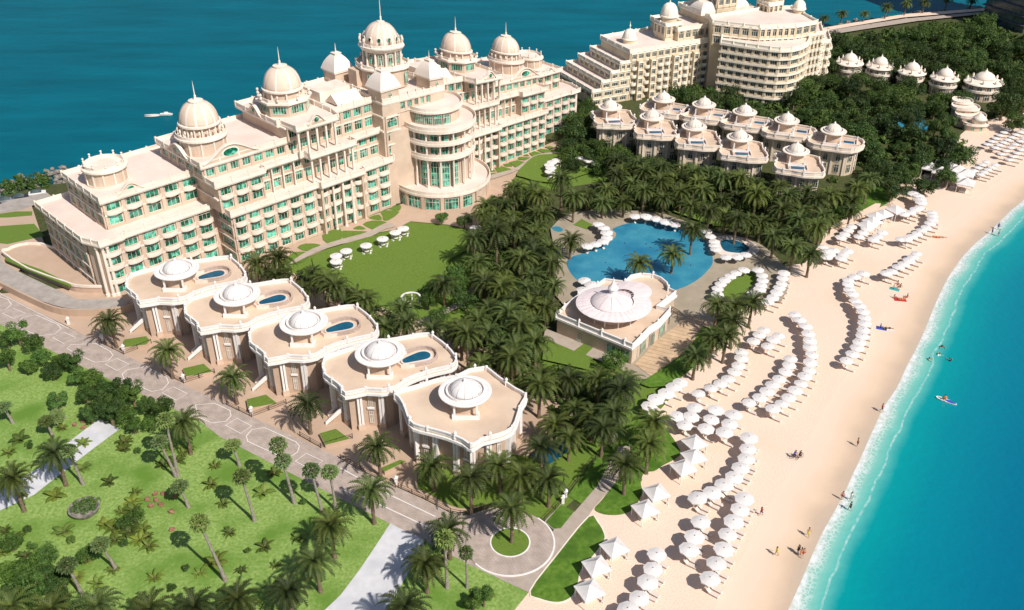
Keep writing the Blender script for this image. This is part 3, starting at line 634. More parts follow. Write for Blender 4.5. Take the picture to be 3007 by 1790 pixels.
    m=B.mb(); m.lathe([(6.2,L4+2.8),(6.8,L4+3.1),(6.8,L4+3.5),(6.4,L4+3.6)],c,8,a0=PI/8); m.wall(circ(*c,6.2,8,PI/8,PI/8+2*PI),.16,L4+3.6,L4+4.3); m.build('drum_cornice',trim,B.root)
    urns(B,c,6.2,L4+4.,8,1.3,.34)
    for k in range(8):
        m=B.mb(); m.lathe([(.26,L4+3.5),(.2,L4+5.4)],(c[0]+4.6*math.cos(PI/8+k*PI/4),c[1]+4.6*math.sin(PI/8+k*PI/4)),6); B.col.append(m)
    dome(B,c,L4+5.8,4.9,4.5,ribs=8)
    roofslab(B,'E',rc_(9.5,22.8,-12.9,-33),L4,post=3.5)
    m=B.mb(); F_=pf((min(X(12),X(21)),-20),(1,0),(0,1)); fbox(m,F_,0,9,-6,0,L4,L4+2.4); m.build('roof_lantern',trim,B.root)
    m=B.mb(); m.add([(X(12.5),-14,L4+.4),(X(20),-14,L4+.4),(X(20),-19.5,L4+.4),(X(12.5),-19.5,L4+.4),(X(12.5),-16.7,L4+2.6),(X(20),-16.7,L4+2.6)],[(0,1,5,4),(2,3,4,5),(0,4,3),(1,2,5)]); m.build('pitched_roof',trim,B.root)
# D centre block
wb(rect(-10,10.5,-9.4,-33),0,L4-.5)
def dfront(u0,u1,v,z0,st,bays,style,pil=True,m_=None):
    W_=B.mb(); TR=B.mb(); facade(B,W_,TR,(u0,v),(1,0),(0,1),u1-u0,z0,st,bays,style,pil); W_.build('pilaster',plaster,B.root); TR.build('string_course',trim,B.root)
dfront(-5.2,6,-9.4,L3-.1,[3.4],5,'a')
roofslab(B,'D',rect(-10.2,10.8,-9,-33.4),L4,post=2.6)
def tower(u,v,w,z0,z1,spike=True):
    m=B.mb(); m.prism(rect(u-w/2,u+w/2,v-w/2,v+w/2),z0,z1-.3); m.build('tower',plaster,B.root)
    m=B.mb(); m.prism(rect(u-w/2-.35,u+w/2+.35,v-w/2-.35,v+w/2+.35),z1-.45,z1); 
    if z1>L4+1: m.prism(rect(u-w/2-.2,u+w/2+.2,v-w/2-.2,v+w/2+.2),L4-.2,L4+.1)
    m.build('tower_cornice',trim,B.root)
    m=B.mb(); n=7; vs=[]; fs=[]
    for k in range(n+1):
        t=k/n; q=w/2*(1-.70*t**1.9)+.2*(1-t)+(.28*(1-t)**6); zz=z1+3.9*t**.9
        vs+=[(u-q,v-q,zz),(u+q,v-q,zz),(u+q,v+q,zz),(u-q,v+q,zz)]
    for k in range(n):
        for j in range(4): fs.append((4*k+j,4*k+(j+1)%4,4*k+4+(j+1)%4,4*k+4+j))
    fs.append((4*n,4*n+1,4*n+2,4*n+3)); m.add(vs,fs); r=m.build('mansard_roof',domerib,B.root)
    m=B.mb(); q=w/2*.3+.25; m.prism(rect(u-q,u+q,v-q,v+q),z1+3.9,z1+4.15)
    m.lathe([(.3,z1+4.1),(.12,z1+4.6),(.15,z1+4.9),(.02,z1+6.6)],(u,v),6); m.build('spire',trim,r)
for u_,z1 in ((-7.9,L5),(8.4,L5)):
    tower(u_,-11.6,5.4,0,z1)
    F_=pf((u_-2.7,-8.9),(1,0),(0,1)); W_=B.mb(); TR=B.mb()
    
    for zz_,st_,sy_ in ((L1,3.5,'r'),(L1+3.5,3.55,'r'),(L1+7.05,3.65,'a')): W_=B.mb(); TR=B.mb(); facade(B,W_,TR,(u_-2.2,-8.9),(1,0),(0,1),4.4,zz_,[st_],1,sy_,True); W_.build('pilaster',plaster,B.root); TR.build('string_course',trim,B.root)
    window(B,F_,2.7,L4+.8,1.0,1.4,arch=True,mull=1)
    F2=pf((u_-2.7,-14.3),(0,1),(-1,0))
    for zz in (L1,L2,L3): m=B.mb(); fbox(m,F2,0,5.4,0,.3,zz-.15,zz+.25); m.build('string_course',trim,B.root)
for u_ in (-7.9,8.4): tower(u_,-31,5.2,L3,L5)
m=B.mb(); F_=pf((-10,-26),(1,0),(0,1)); fbox(m,F_,2,5.5,0,3.5,L4,L4+4.4); m.build('stair_tower',plaster,B.root)
c=(.1,-21.5)
m=B.mb(); m.lathe([(6.6,L4),(6.6,L4+4.9)],c,40); m.lathe([(4.7,L4+5),(4.7,L4+9.3)],c,32); m.build('drum',plaster,B.root)
for k in range(8):
    a=PI/8+PI/4*k; F_=pf((c[0]+6.6*math.cos(a),c[1]+6.6*math.sin(a)),(-math.sin(a),math.cos(a)),(math.cos(a),math.sin(a))); window(B,F_,0,L4+.7,1.9,3.3,arch=True,mull=2,out=.2)
m=B.mb(); m.lathe([(6.7,L4+4.4),(7.3,L4+4.8),(7.3,L4+5.2),(6.9,L4+5.3)],c,40); m.wall(circ(*c,6.9,36),.16,L4+5.2,L4+6.)
m.lathe([(4.9,L4+8.8),(5.4,L4+9.1),(6.1,L4+9.9),(6.2,L4+10.3),(5.9,L4+10.4)],c,40); m.wall(circ(*c,5.8,32),.14,L4+10.3,L4+11.1); m.build('drum_cornice',trim,B.root)
urns(B,c,7.,L4+5.2,10,1.5,.34)
urns(B,c,5.7,L4+10.3,14,2.0,.36,name='statue')
for k in range(12):
    a=2*PI*(k+.5)/12; F_=pf((c[0]+4.7*math.cos(a),c[1]+4.7*math.sin(a)),(-math.sin(a),math.cos(a)),(math.cos(a),math.sin(a))); window(B,F_,0,L4+5.7,1.2,2.9,arch=True,mull=1,out=.1)
    a=2*PI*k/12; m=B.mb(); m.lathe([(.36,L4+5.2),(.28,L4+5.6),(.24,L4+8.6),(.36,L4+9)],(c[0]+5.1*math.cos(a),c[1]+5.1*math.sin(a)),8); B.col.append(m)
d=dome(B,c,L4+10.6,5.0,4.75,cap=.2,spire=7.,ribs=16)
for k in range(12):
    a=2*PI*(k+.5)/12; F_=pf((c[0]+4.6*math.cos(a),c[1]+4.6*math.sin(a)),(-math.sin(a),math.cos(a)),(math.cos(a),math.sin(a)))
    g=B.mb(); n=12; g.add([F_(.42*math.cos(2*PI*q/n),.3,L4+12.1+.55*math.sin(2*PI*q/n)) for q in range(n)],[tuple(range(n))],0)
    g.add([F_(.42*math.cos(2*PI*q/n),.3,L4+12.1+.55*math.sin(2*PI*q/n)) for q in range(n)]+[F_(.6*math.cos(2*PI*q/n),.1,L4+12.1+.75*math.sin(2*PI*q/n)) for q in range(n)],[(q,(q+1)%n,(q+1)%n+n,q+n) for q in range(n)],1); g.build('round_window',[glass,trim],d)
# rotunda
RX,RY,_=G(1288,621); rcx,rcy=hlocal(RX,RY+13.2)
B.fn=lambda u,v,z:hmap(u,v,z,True)
c=(rcx,rcy); print('rotunda',c)
def ring(r0,r1,z0,z1,n=48): return [(r0,z0),(r1,z0),(r1,z1),(r0,z1),(r0,z0)]
m=B.mb(); m.lathe([(12.7,0),(12.7,3.9)],c,56); m.lathe([(7.6,4.4),(7.6,20.)],c,40)
m.prism([(c[0]-8,c[1]),(c[0]+8,c[1]),(10,-9.2),(-10,-9.2)],0,L2-.4); m.prism([(c[0]-6.2,c[1]-3),(c[0]+6.2,c[1]-3),(6.2,-9.2),(-6.2,-9.2)],L2,L3-.4); m.build('wall',plaster,B.root)
m=B.mb()
for r,z,t in ((13.2,3.8,.6),(9.4,12.3,.8),(9.5,16.2,.6),(9.7,19.6,.8)):
    m.lathe([(r-.4,z-.2),(r,z),(r,z+t),(r-.2,z+t+.02)],c,56)
m.lathe([(r_,z_) for r_,z_ in ((7.,23.3),(7.6,23.6),(7.6,24.1),(7.4,24.15))],(c[0],c[1]-2),48)
m.build('slab',trim,B.root)
m=B.mb()
for r,z,h in ((13.0,4.4,.9),(9.2,13.1,.8),(9.3,16.8,.8),(9.5,20.4,.9)): m.wall(circ(*c,r,56),.18,z,z+h); 
m.wall(circ(c[0],c[1]-2,7.4,40),.18,24.1,25.); m.build('parapet',trim,B.root)
m=B.mb()
m.prism(circ(*c,12.9,56),4.37,4.44); m.build('roof',roofm,B.root); m=B.mb(); m.prism(circ(*c,9.2,56),20.37,20.44)
m.build('roof',roofm,B.root); m=B.mb(); m.prism(circ(c[0],c[1]-2,7.3,48),24.1,24.17); m.build('roof',roofm,B.root); m=B.mb(); m.prism([(c[0]-6.6,c[1]-2),(c[0]+6.6,c[1]-2),(6.4,-9.3),(-6.4,-9.3)],24.0,24.16); m.build('roof',roofm,B.root)
m=B.mb(); m.lathe([(6.7,20.4),(6.7,23.5)],(c[0],c[1]-2),48); m.build('wall',plaster,B.root)
for k in range(16):
    a=2*PI*k/16+.1; ca,sa=math.cos(a),math.sin(a)
    if sa<-.6: continue
    F_=pf((c[0]+12.7*ca,c[1]+12.7*sa),(-sa,ca),(ca,sa)); window(B,F_,0,.3,3.7,3.1,mull=3,trans=1)
    a2=a+PI/16; F2=pf((c[0]+12.7*math.cos(a2),c[1]+12.7*math.sin(a2)),(-math.sin(a2),math.cos(a2)),(math.cos(a2),math.sin(a2))); m=B.mb(); fbox(m,F2,-.45,.45,-.1,.4,0,3.8); m.build('pilaster',plaster,B.root)
    F_=pf((c[0]+7.6*ca,c[1]+7.6*sa),(-sa,ca),(ca,sa)); window(B,F_,0,4.7,2.2,7.0,arch=True,mull=2,trans=3)
    window(B,F_,0,13.5,2.0,2.2,mull=1); window(B,F_,0,17.1,2.0,2.1,mull=1)
    for r,z0_,z1_ in ((8.7,4.4,12.2),(8.9,13.,16.1),(9.,16.8,19.5)):
        m=B.mb(); x,y=c[0]+r*math.cos(a2),c[1]+r*math.sin(a2); m.lathe([(.34,z0_),(.34,z0_+.4),(.24,z0_+.5),(.22,z1_-.6),(.42,z1_-.2),(.42,z1_)],(x,y),8); B.col.append(m)
    cc=(c[0],c[1]-2); F_=pf((cc[0]+6.7*ca,cc[1]+6.7*sa),(-sa,ca),(ca,sa)); window(B,F_,0,20.7,2.3,2.6,mull=3,trans=1)
B.fn=lambda u,v,z:hmap(u,v,z)
B.flush()
# podium terrace and ramp on the left end
pod=smooth(poly(4,[(18,350),(60,330),(130,300),(300,290),(560,380),(900,470),(900,520),(790,590),(660,600),(540,592),(480,570),(200,470)],1.6),True,2)
pt=thing('terrace_podium','raised beige terrace with curved retaining wall at the near end of the hotel','terrace',(*pod[0],0))
MB().prism(pod,-.02,1.5).build('retaining_wall',court,pt); MB().prism(offset(ccw(pod),-.12,True),1.5,1.52).build('terrace_floor',court,pt)
MB().wall(ccw(pod),.35,1.5,2.1).build('coping',trim,pt)
st_=poly(4,[(30,375),(130,410),(300,470),(470,550),(520,575),(500,590),(440,565),(200,470),(40,400)],2); MB().prism(st_,1.6,1.9).build('grass_strip',grass,pt)
rmp=smooth(poly(4,[(-500,260),(-200,300),(0,360),(18,420),(200,520),(480,650),(560,690),(700,690),(880,680),(960,700),(820,760),(560,760),(400,735),(200,660),(0,560),(-500,330)],.7),True,2)
lay('ramp_road',rmp,ramp)
ow=smooth(poly(4,[(-500,330),(0,570),(200,668),(390,748),(560,770),(820,760),(990,720)],1.4),False,3)
o=MB().wall(ow,.4,0,1.7,0,False).build('boundary_wall',court); tag(o,'low beige boundary wall running between the ramp and the paved road','wall')
# ================= VILLAS, PAVILION, SECOND HOTEL =================
lwall=mat('rear_villa_wall',(.60,.48,.35),(.66,.54,.40),.6,.9)
def ident(x,y,z): return (x,y,z)
def rel(pts,o): return [(x-o[0],y-o[1]) for x,y in pts]
def local(root):
    b=Building(root,ident); return b
def villa_parts(root,out,zr,pav,poolout=None,steps=True,wst='tall',step=3.9,inset=1.55,pr=4.5,pool_m=None,lite=False):
    """out: roof outline in root-local metres, root at origin while building"""
    b=local(root); b.gm=glass2 if lite else paleglass; edge=trim if lite else white; o=ccw(out); body=offset(o,-inset,True); n=len(o)
    MB().prism(body,0,zr-.3).build('wall',lwall if lite else vwall,root)
    MB().prism(offset(o,.12,True),zr-.75,zr-.25).prism(offset(o,-.35,True),zr-1.1,zr-.752).build('cornice',edge,root)
    MB().prism(offset(o,-.15,True),zr-.249,zr).build('roof_deck',villaroof,root)
    m=MB(); q=offset(o,-.22,True); m.wall(q,.14,zr,zr+.55); m.wall(q,.32,zr+.55,zr+.8)
    per=resample(q+[q[0]],1.2)
    m.build('parapet',edge,root)
    for k in range(0,len(per),3 if lite else 3):
        x,y=per[k]; u=MB(); u.box(x,y,zr,.42,.42,1.0); 
        if k%2==0: u.lathe([(.12,zr+1.),(.3,zr+1.3),(.2,zr+1.5),(.03,zr+1.7)],(x,y),6)
        b.col.append(u) if False else u.build('parapet_post',white,root)
    # facade: pilasters and windows round the body
    bp=resample(body+[body[0]],.8); L=[0]
    for a,c in zip(bp,bp[1:]): L.append(L[-1]+math.hypot(c[0]-a[0],c[1]-a[1]))
    nb=max(4,int(L[-1]/step)); 
    def at(s):
        s%=L[-1]
        for k in range(len(bp)-1):
            if L[k+1]>=s:
                a,c=bp[k],bp[k+1]; f=(s-L[k])/(L[k+1]-L[k] or 1); l=(L[k+1]-L[k]) or 1
                return (a[0]+(c[0]-a[0])*f,a[1]+(c[1]-a[1])*f),((c[0]-a[0])/l,(c[1]-a[1])/l)
    for k in range(nb):
        s=L[-1]*k/nb; p,t=at(s); F_=pf(p,t,(t[1],-t[0])); m=MB()
        if not lite:
            fbox(m,F_,-.6,.6,-.1,.75,0,1.2,1); fbox(m,F_,-.45,-.07,-.1,.7,1.2,zr-1.2); fbox(m,F_,.07,.45,-.1,.7,1.2,zr-1.2); fbox(m,F_,-.6,.6,-.1,.8,zr-1.4,zr-.9)
        else: fbox(m,F_,-.2,.2,-.1,.3,0,zr-.9)
        m.build('pilaster',[edge,plaster],root)
        p,t=at(s+L[-1]/nb/2); F_=pf(p,t,(t[1],-t[0]))
        hh=(zr-1.6)/2
        
        if lite or k%2==0: window(b,F_,0,.9,.8 if not lite else 1.3,hh*.74,arch=False,mull=1,out=.1); window(b,F_,0,.9+hh,.8 if not lite else 1.3,hh*.66,arch=True,mull=1,out=.1)
        if not lite and k%2==0: 
            m=MB(); fbox(m,F_,-.65,.65,.1,.32,hh+.45,hh+.85); b_=m.build('window_sill',white,root)
    b.flush()
    # roof pavilion under a saucer roof
    px,py=pav; z=zr
    m=MB(); m.lathe([(pr*.62,z),(pr*.62,z+2.5)],(px,py),28); m.build('pavilion_wall',villaroof,root)
    m=MB(); m.lathe([(pr*.6,z+2.35),(pr*.8,z+2.4),(pr,z+2.75),(pr*1.01,z+2.95),(pr*.93,z+3.0),(pr*.74,z+2.85),(pr*.7,z+2.9),(pr*.1,z+3.)],(px,py),40); r=m.build('pavilion_roof',edge,root,smooth=False)
    m=MB(); m.wall(circ(px,py,pr*.72,32),.14,z+2.9,z+3.35); m.build('roof_ring',white,r)
    m=MB(); rr=pr*.60; m.lathe([(rr*math.cos(a),z+3.+1.9*math.sin(a)) for a in [PI/2*k/8*.97 for k in range(9)]],(px,py),32); d=m.build('dome',edge,r,smooth=True)
    m=MB(); m.lathe([(.5,z+4.86),(.28,z+5.05),(.3,z+5.25),(.05,z+5.6)],(px,py),8); m.build('finial',white,d)
    for k in range(12):
        a=PI/6*k; m=MB()
        for i in range(6):
            a0,a1=PI/2*i/6*.97,PI/2*(i+1)/6*.97
            m.add([(px+(rr+.04)*math.cos(e)*math.cos(a+s*.02),py+(rr+.04)*math.cos(e)*math.sin(a+s*.02),z+3.03+1.9*math.sin(e)) for e in (a0,a1) for s in (-1,1)],[(0,1,3,2)])
        m.build('dome_seam',darkseam,d)
    # little porch on the camera side
    for s in (-1,1):
        m=MB(); m.box(px+1.0+s*1.9-.8,py-3.6,z,.32,.32,2.5); m.build('porch_column',white,root)
    m=MB(); m.box(px+.2,py-4.1,z,4.6,.22,.75); m.box(px-2.0,py-3.4,z,.22,1.2,.75); m.box(px+2.4,py-3.4,z,.22,1.2,.75); m.build('porch_parapet',white,root)
    if poolout:
        pc=(sum(p[0] for p in poolout)/len(poolout),sum(p[1] for p in poolout)/len(poolout))
        e=offset(ccw(poolout),.35,True); MB().prism(e,zr+.001,zr+.3).build('pool_surround',roofm,root)
        MB().prism(ccw(poolout),zr+.3,zr+.33).build('pool_water',pool_m or poold,root)
        ang=[k for k in e if k[0]>pc[0]-1.2]
        w=offset(ccw(poolout),1.25,True); k0=min(range(len(w)),key=lambda k:w[k][0]); w=w[k0+2:]+w[:k0-1]
        m=MB(); m.wall(w,.3,zr,zr+.75,0,False); m.build('bench_wall',roofm,root)
darkseam=mat('seam',(.45,.40,.38),None)
ringc=[(4,1283,474),(4,1722,655),(4,2207,857),(5,288,1078),(5,905,1357)]
ZR=8.8
cen=[TG(i,x,y,ZR+2.8) for i,x,y in ringc]
o2=poly(4,[(1340,790),(1348,745),(1372,705),(1420,686),(1530,655),(1640,628),(1760,605),(1880,588),(1990,570),(2095,560),(2150,592),(2205,640),(2240,690),(2245,725),(2200,760),(2090,782),(1960,815),(1870,850),(1800,888),(1700,905),(1600,900),(1455,925),(1428,880),(1385,845),(1352,820)],ZR)
o2=smooth(rel(o2,cen[1]),True,2)
pl2=smooth(rel(poly(4,[(1885,703),(1940,680),(2000,660),(2045,655),(2075,668),(2068,690),(2030,703),(1950,716),(1890,724)],ZR+.3),cen[1]),True,2)
proto=thing('villa','villa','villa',(0,0,0),0,'domed villas beside the paved road')
villa_parts(proto,o2,ZR,(0,0),pl2)
m=MB(); 
def stairs_local(dx,dy):
    m=MB()
    for k in range(8): m.box(dx-k*.35,dy-k*.12,0,.36,2.2,2.4-k*.3,R(20))
    m.build('steps',court,proto)
    for s in (-1,1):
        q=MB(); F_=pf((dx+s*.4*0,dy+s*1.2),(-.94,-.34),(-.34,.94)); q.add([F_(0,-.12,2.2),F_(3.2,-.12,-.0),F_(3.2,-.12,.7),F_(0,-.12,3.3),F_(0,.12,2.2),F_(3.2,.12,0),F_(3.2,.12,.7),F_(0,.12,3.3)],[(0,1,2,3),(4,5,6,7),(3,2,6,7),(0,3,7,4),(1,2,6,5)]); q.build('stair_wall',white,proto)
sp=rel([TG(4,1500,1085)[:2]],cen[1])[0]; stairs_local(sp[0],sp[1])
PV=Proto(proto)
vlab=['white domed villa with roof pool nearest the hotel end wall','second white domed villa with roof pool counting from the hotel end','middle of the five white domed villas along the paved road','white domed villa with roof pool next to the lone poolless villa']
for k in range(4):
    o=PV.put((cen[k][0],cen[k][1],0),0,None,vlab[k],'domed villas beside the paved road')
# villa 5: larger, no roof pool
c5=cen[4]; v5=thing('villa','large corner villa with rounded wavy roof and no roof pool above the palms','villa',(0,0,0),0,'domed villas beside the paved road')
o5=poly('D',[(958,960),(1010,945),(1065,928),(1110,920),(1140,905),(1170,900),(1187,900),(1215,922),(1255,950),(1283,967),(1272,990),(1262,1020),(1250,1048),(1215,1066),(1175,1076),(1148,1092),(1125,1078),(1085,1062),(1040,1050),(1005,1040),(990,1020),(982,995),(970,975)],ZR)
villa_parts(v5,smooth(rel(o5,c5),True,2),ZR,(0,0)); v5.location=(c5[0],c5[1],0)
for k in (0,1,2): pass
# raised grass patches, gate posts and railings by the villas
gp=[(4,[(898,978),(1062,952),(1092,985),(1060,1015),(902,1035)],'first'),(4,[(1325,1188),(1480,1152),(1545,1212),(1350,1248)],'second'),(4,[(1788,1412),(1932,1376),(2012,1440),(1800,1480)],'third'),(7,[(2318,200),(2440,165),(2540,240),(2362,285)],'fourth'),(8,[(290,450),(430,390),(480,405),(320,480)],'fifth')]
for i,p,nm in gp:
    q=poly(i,p,.9); t=thing('planter','%s raised grass planter from the hotel in front of the villas'%nm,'planter',(q[0][0],q[0][1],0),0,'raised grass planters')
    MB().prism(q,0,.8).build('planter_wall',court,t); MB().prism(offset(ccw(q),-.1,True),.8,.86).build('turf',grass,t)
posts=[(4,500,868),(4,745,992),(4,900,1070),(4,1335,1285),(7,1828,62),(8,405,570),(8,1975,262),(8,1635,665),(8,1615,710)]
pm=MB(); pm.box(0,0,0,.45,.45,1.3); pm.box(0,0,1.3,.65,.65,.15); pm.lathe([(.2,1.45),(.3,1.65),(.05,1.85)],(0,0),6)
pr0=pm.build('gate_post',white); tag(pr0,'x','gate post',group='white gate posts along the villa fences'); PP=Proto(pr0)
plab=['beside the low wall at the far left of the villa forecourt','left of the first villa palm','by the first villa planter','by the second villa planter','by the third villa planter','on the corner of the palm garden by the road','at the top of the sloping garden fence','at the foot of the sloping garden fence','lower of two at the foot of the garden fence']
for (i,x,y),l in zip(posts,plab): PP.put(TG(i,x,y),0,None,'white capped gate post '+l)
def fence(path,label,group='dark metal railings round the villa gardens',h=1.15,step=2.6,m_=None):
    t=thing('railing',label,'fence',(path[0][0],path[0][1],0),0,group); pts=resample(path,step)
    for x,y in pts: MB().box(x,y,0,.12,.12,h).build('post',darkm,t)
    for z in (h-.1,h*.55,.2): MB().tube([(x,y,z) for x,y in path],.04,4).build('rail',darkm,t)
fence(poly(8,[(420,600),(620,690),(800,785),(870,800),(935,798),(1040,765),(1110,742)]),'dark railing curving round the palm garden below the corner villa')
fence(poly(8,[(1480,845),(1560,760),(1640,670)]),'short dark railing between roundabout and white gate posts')
fence(poly(8,[(1650,650),(1720,560),(1850,400),(1965,280)]),'long dark railing sloping past the villa garden pool')
fence(poly(8,[(0,390),(150,475),(400,598)]),'low dark railing on the road side of the last villa forecourt')
for nm,i,p in (('first',4,[(740,1010),(900,1090),(1100,1010)]),('second',4,[(1180,1225),(1335,1300),(1560,1225)]),('third',7,[(1650,0),(1828,85),(2080,-10)]),('fourth',7,[(2180,225),(2330,310),(2560,240)])):
    fence(poly(i,p),'low dark railing in front of the %s villa planter'%nm)
lay('villa_pool',poly(8,[(1370,385),(1460,330),(1545,275),(1690,300),(1640,365),(1490,470),(1440,430)]),poold); 
# ---- beach pavilion ----
ZP=4.6
q=poly(5,[(1562,815),(1840,930),(2118,1042),(2185,985),(2245,920),(2310,880),(2395,785),(2300,762),(2440,655),(2385,628),(2375,590),(2330,552),(2270,528),(2180,520),(2105,535),(2060,580),(1990,570),(1915,560),(1860,600),(1760,650),(1680,710),(1620,760)],ZP)
pv=thing('beach_pavilion','cream beach pavilion under a wide round pink-white canopy beside the pool','pavilion',(0,0,0)); cpv=TG(5,1985,715,ZP+3.2)
o=ccw(rel(q,cpv)); bp=Building(pv,ident,glass)
MB().prism(offset(o,-.4,True),0,ZP-.2).build('wall',plaster,pv); MB().prism(offset(o,.2,True),ZP-.5,ZP-.05).build('cornice',white,pv); MB().prism(offset(o,-.1,True),ZP-.049,ZP+.01).build('roof_deck',villaroof,pv)
m=MB(); q_=offset(o,-.2,True); m.wall(q_,.14,ZP,ZP+.7); m.wall(q_,.3,ZP+.7,ZP+.95); m.build('parapet',white,pv)
per=resample(q_+[q_[0]],1.6)
for k in range(0,len(per),3):
    m=MB(); m.box(*per[k],ZP,.4,.4,1.15); m.lathe([(.1,ZP+1.1),(.28,ZP+1.35),(.05,ZP+1.7)],per[k],6); m.build('parapet_post',white,pv)
for (a,bq),n in (((o[0],o[1]),0),):
    pass
oo=rel(q,cpv); P=[oo[k] for k in (0,2)]
def wl(a,b_,n,w,z,h,s0=0.,s1=1.,arch=False):
    t=(b_[0]-a[0],b_[1]-a[1]); l=math.hypot(*t); t=(t[0]/l,t[1]/l); nn=(t[1],-t[0]); F_=pf(a,t,nn)
    for k in range(n): window(bp,F_,l*(s0+(s1-s0)*(k+.5)/n),z,w,h,arch=arch,mull=4,trans=0,out=-.32)
wl(oo[0],oo[2],1,5.4,.3,2.9,.66,.98); wl(oo[0],oo[2],1,1.1,.6,2.2,.27,.36,True)
wl(oo[2],oo[3],1,2.2,.3,3.,0.1,.95); wl(oo[3],oo[4],1,2.6,.3,3.); wl(oo[4],oo[5],1,1.8,.3,3.);wl(oo[5],oo[6],1,3.,.3,3.)
bp.flush()
m=MB(); m.lathe([(4.6,ZP),(4.6,ZP+2.6)],(-.2,1.0),32); m.build('inner_wall',villaroof,pv)
RC=7.7; zc=ZP+3.0
m=MB(); n=56
out_=[]
c2=(4.3,5.0); r2=4.0
for k in range(n*2):
    a=2*PI*k/(n*2); x,y=RC*math.cos(a),RC*math.sin(a)*.92; best=RC
    # union with the small lobe by ray marching
    rr_=max(math.hypot(x,y),0); d_=(math.cos(a),math.sin(a)); bb=d_[0]*c2[0]+d_[1]*c2[1]; cc=c2[0]**2+c2[1]**2-r2*r2; dsc=bb*bb-cc
    if dsc>0: rr_=max(rr_,bb+math.sqrt(dsc))
    out_.append((rr_*d_[0],rr_*d_[1],rr_))
N=len(out_); vs=[]
for f,z_ in ((1,zc),(1.,zc+.12),(.8,zc+.42),(.6,zc+.62),(.52,zc+.7)):
    vs+=[(x*f,y*f,z_+(.03*(i%4<2) if f in(1.,.8) else 0)) for i,(x,y,r_) in enumerate(out_)]
m.add(vs,[(k+r_*N,(k+1)%N+r_*N,(k+1)%N+(r_+1)*N,k+(r_+1)*N) for r_ in range(4) for k in range(N)]); m.add([(x*1,y*1,zc-.01) for x,y,_ in out_],[tuple(range(N))])
can=m.build('canopy',canopym,pv)
m=MB(); m.lathe([(4.4,zc+.5),(4.1,zc+.9),(3.4,zc+1.45),(2.3,zc+1.95),(1.2,zc+2.3),(.8,zc+2.45)],(-.5,-.1),36); dm=m.build('canopy_dome',canopym,can,smooth=True)
for k in range(10):
    a=2*PI*k/10+.2; m=MB(); m.tube([(-.5+r_*math.cos(a),-.1+r_*math.sin(a),zc+z_+.03) for r_,z_ in ((4.1,.9),(3.4,1.45),(2.3,1.95),(1.2,2.3))],.045,4); m.build('dome_seam',darkseam,dm)
for k in range(36):
    a=2*PI*k/36; m=MB(); rr0=min(1e9,6.5); m.tube([(4.5*math.cos(a),4.2*math.sin(a),zc+.70),(7.3*math.cos(a),6.7*math.sin(a),zc+.24)],.035,3); m.build('canopy_seam',white,can)
m=MB(); m.lathe([(.8,zc+2.3),(.8,zc+3.4),(1.1,zc+3.45),(1.05,zc+3.7),(.6,zc+4.3),(.2,zc+5.),(.1,zc+5.6),(.02,zc+6.1)],(-.3,.3),12); m.build('lantern',white,dm)
for a in (-2.5,-2.0,-1.45,-.9,-.3,.3,1.,1.9,2.7):
    for s in (-1,1):
        bx_,by_=5.0*math.cos(a),5.0*math.sin(a)*.92; m=MB(); m.tube([(bx_,by_,ZP),(bx_,by_,ZP+1.2),(bx_+s*.9*-math.sin(a)+.5*math.cos(a),by_+s*.9*math.cos(a)+.5*math.sin(a),zc)],.13,5); m.build('strut',white,pv)
pv.location=(cpv[0],cpv[1],0)
# trellis by the wood deck
tp=TG(5,2390,850); t=thing('pergola','small brown wooden pergola between the beach pavilion and the wood deck','pergola',(0,0,0))
for x in (-1.3,1.3):
    for y in (-.9,.9): MB().box(x,y,0,.14,.14,2.5).build('post',bark,t)
for k in range(7): MB().box(-1.5+k*.5,0,2.56,.12,2.4,.12).build('slat',bark,t)
MB().box(0,-.9,2.44,3.2,.14,.12).build('beam',bark,t); MB().box(0,.9,2.44,3.2,.14,.12).build('beam',bark,t); t.location=tp; t.rotation_euler=(0,0,R(40))
# ---- middle villas ----
ob_=smooth([(-6.3,-4),(-5.8,-7.6),(-2,-8.4),(1,-9.3),(6,-8.6),(6.6,-5),(5.9,-1.5),(6.0,1.5),(3.6,3.4),(-3.6,3.4),(-6,2.2),(-5.4,-1.)],True,2)
pb=thing('villa','villa','villa',(0,0,0)); villa_parts(pb,ob_,8.,(-.6,0),[(-2.,-6.4),(1.5,-6.4),(1.5,-4.4),(-2.,-4.4)],lite=True,pr=3.5,step=3.3,pool_m=poold); PB=Proto(pb)
def C2(x,y,z): return G(1700+x/2.77,280+y/2.77,z)
fr=[(270,100),(610,182),(955,262),(1325,350),(1785,460)]
for k,(x,y) in enumerate(fr):
    p=C2(x,y,10.5); PB.put((p[0],p[1],0),R(-4*k+6),None,'%s villa from the left in the front row behind the palm grove'%ORD[k],'front row of domed villas behind the palms')
pd=thing('villa','villa','villa',(0,0,0)); villa_parts(pd,smooth([(-7,-3),(-5,-6),(0,-6.2),(5,-6),(8,-2),(7.5,2.5),(2,4),(-5,3.6)],True,2),8.,(-.5,.2),[(2.6,-1.5),(5.4,-1.5),(5.4,.6),(2.6,.6)],lite=True,pr=3.5,step=3.3,pool_m=poold); PD=Proto(pd)
for k,(x,y) in enumerate([(700,40),(1030,85),(1362,145),(1705,215),(2085,300)]):
    p=C2(x,y,10.5); PD.put((p[0],p[1],0),R(-20),None,'%s villa from the left in the rear row below the second hotel'%ORD[k],'rear row of domed villas')
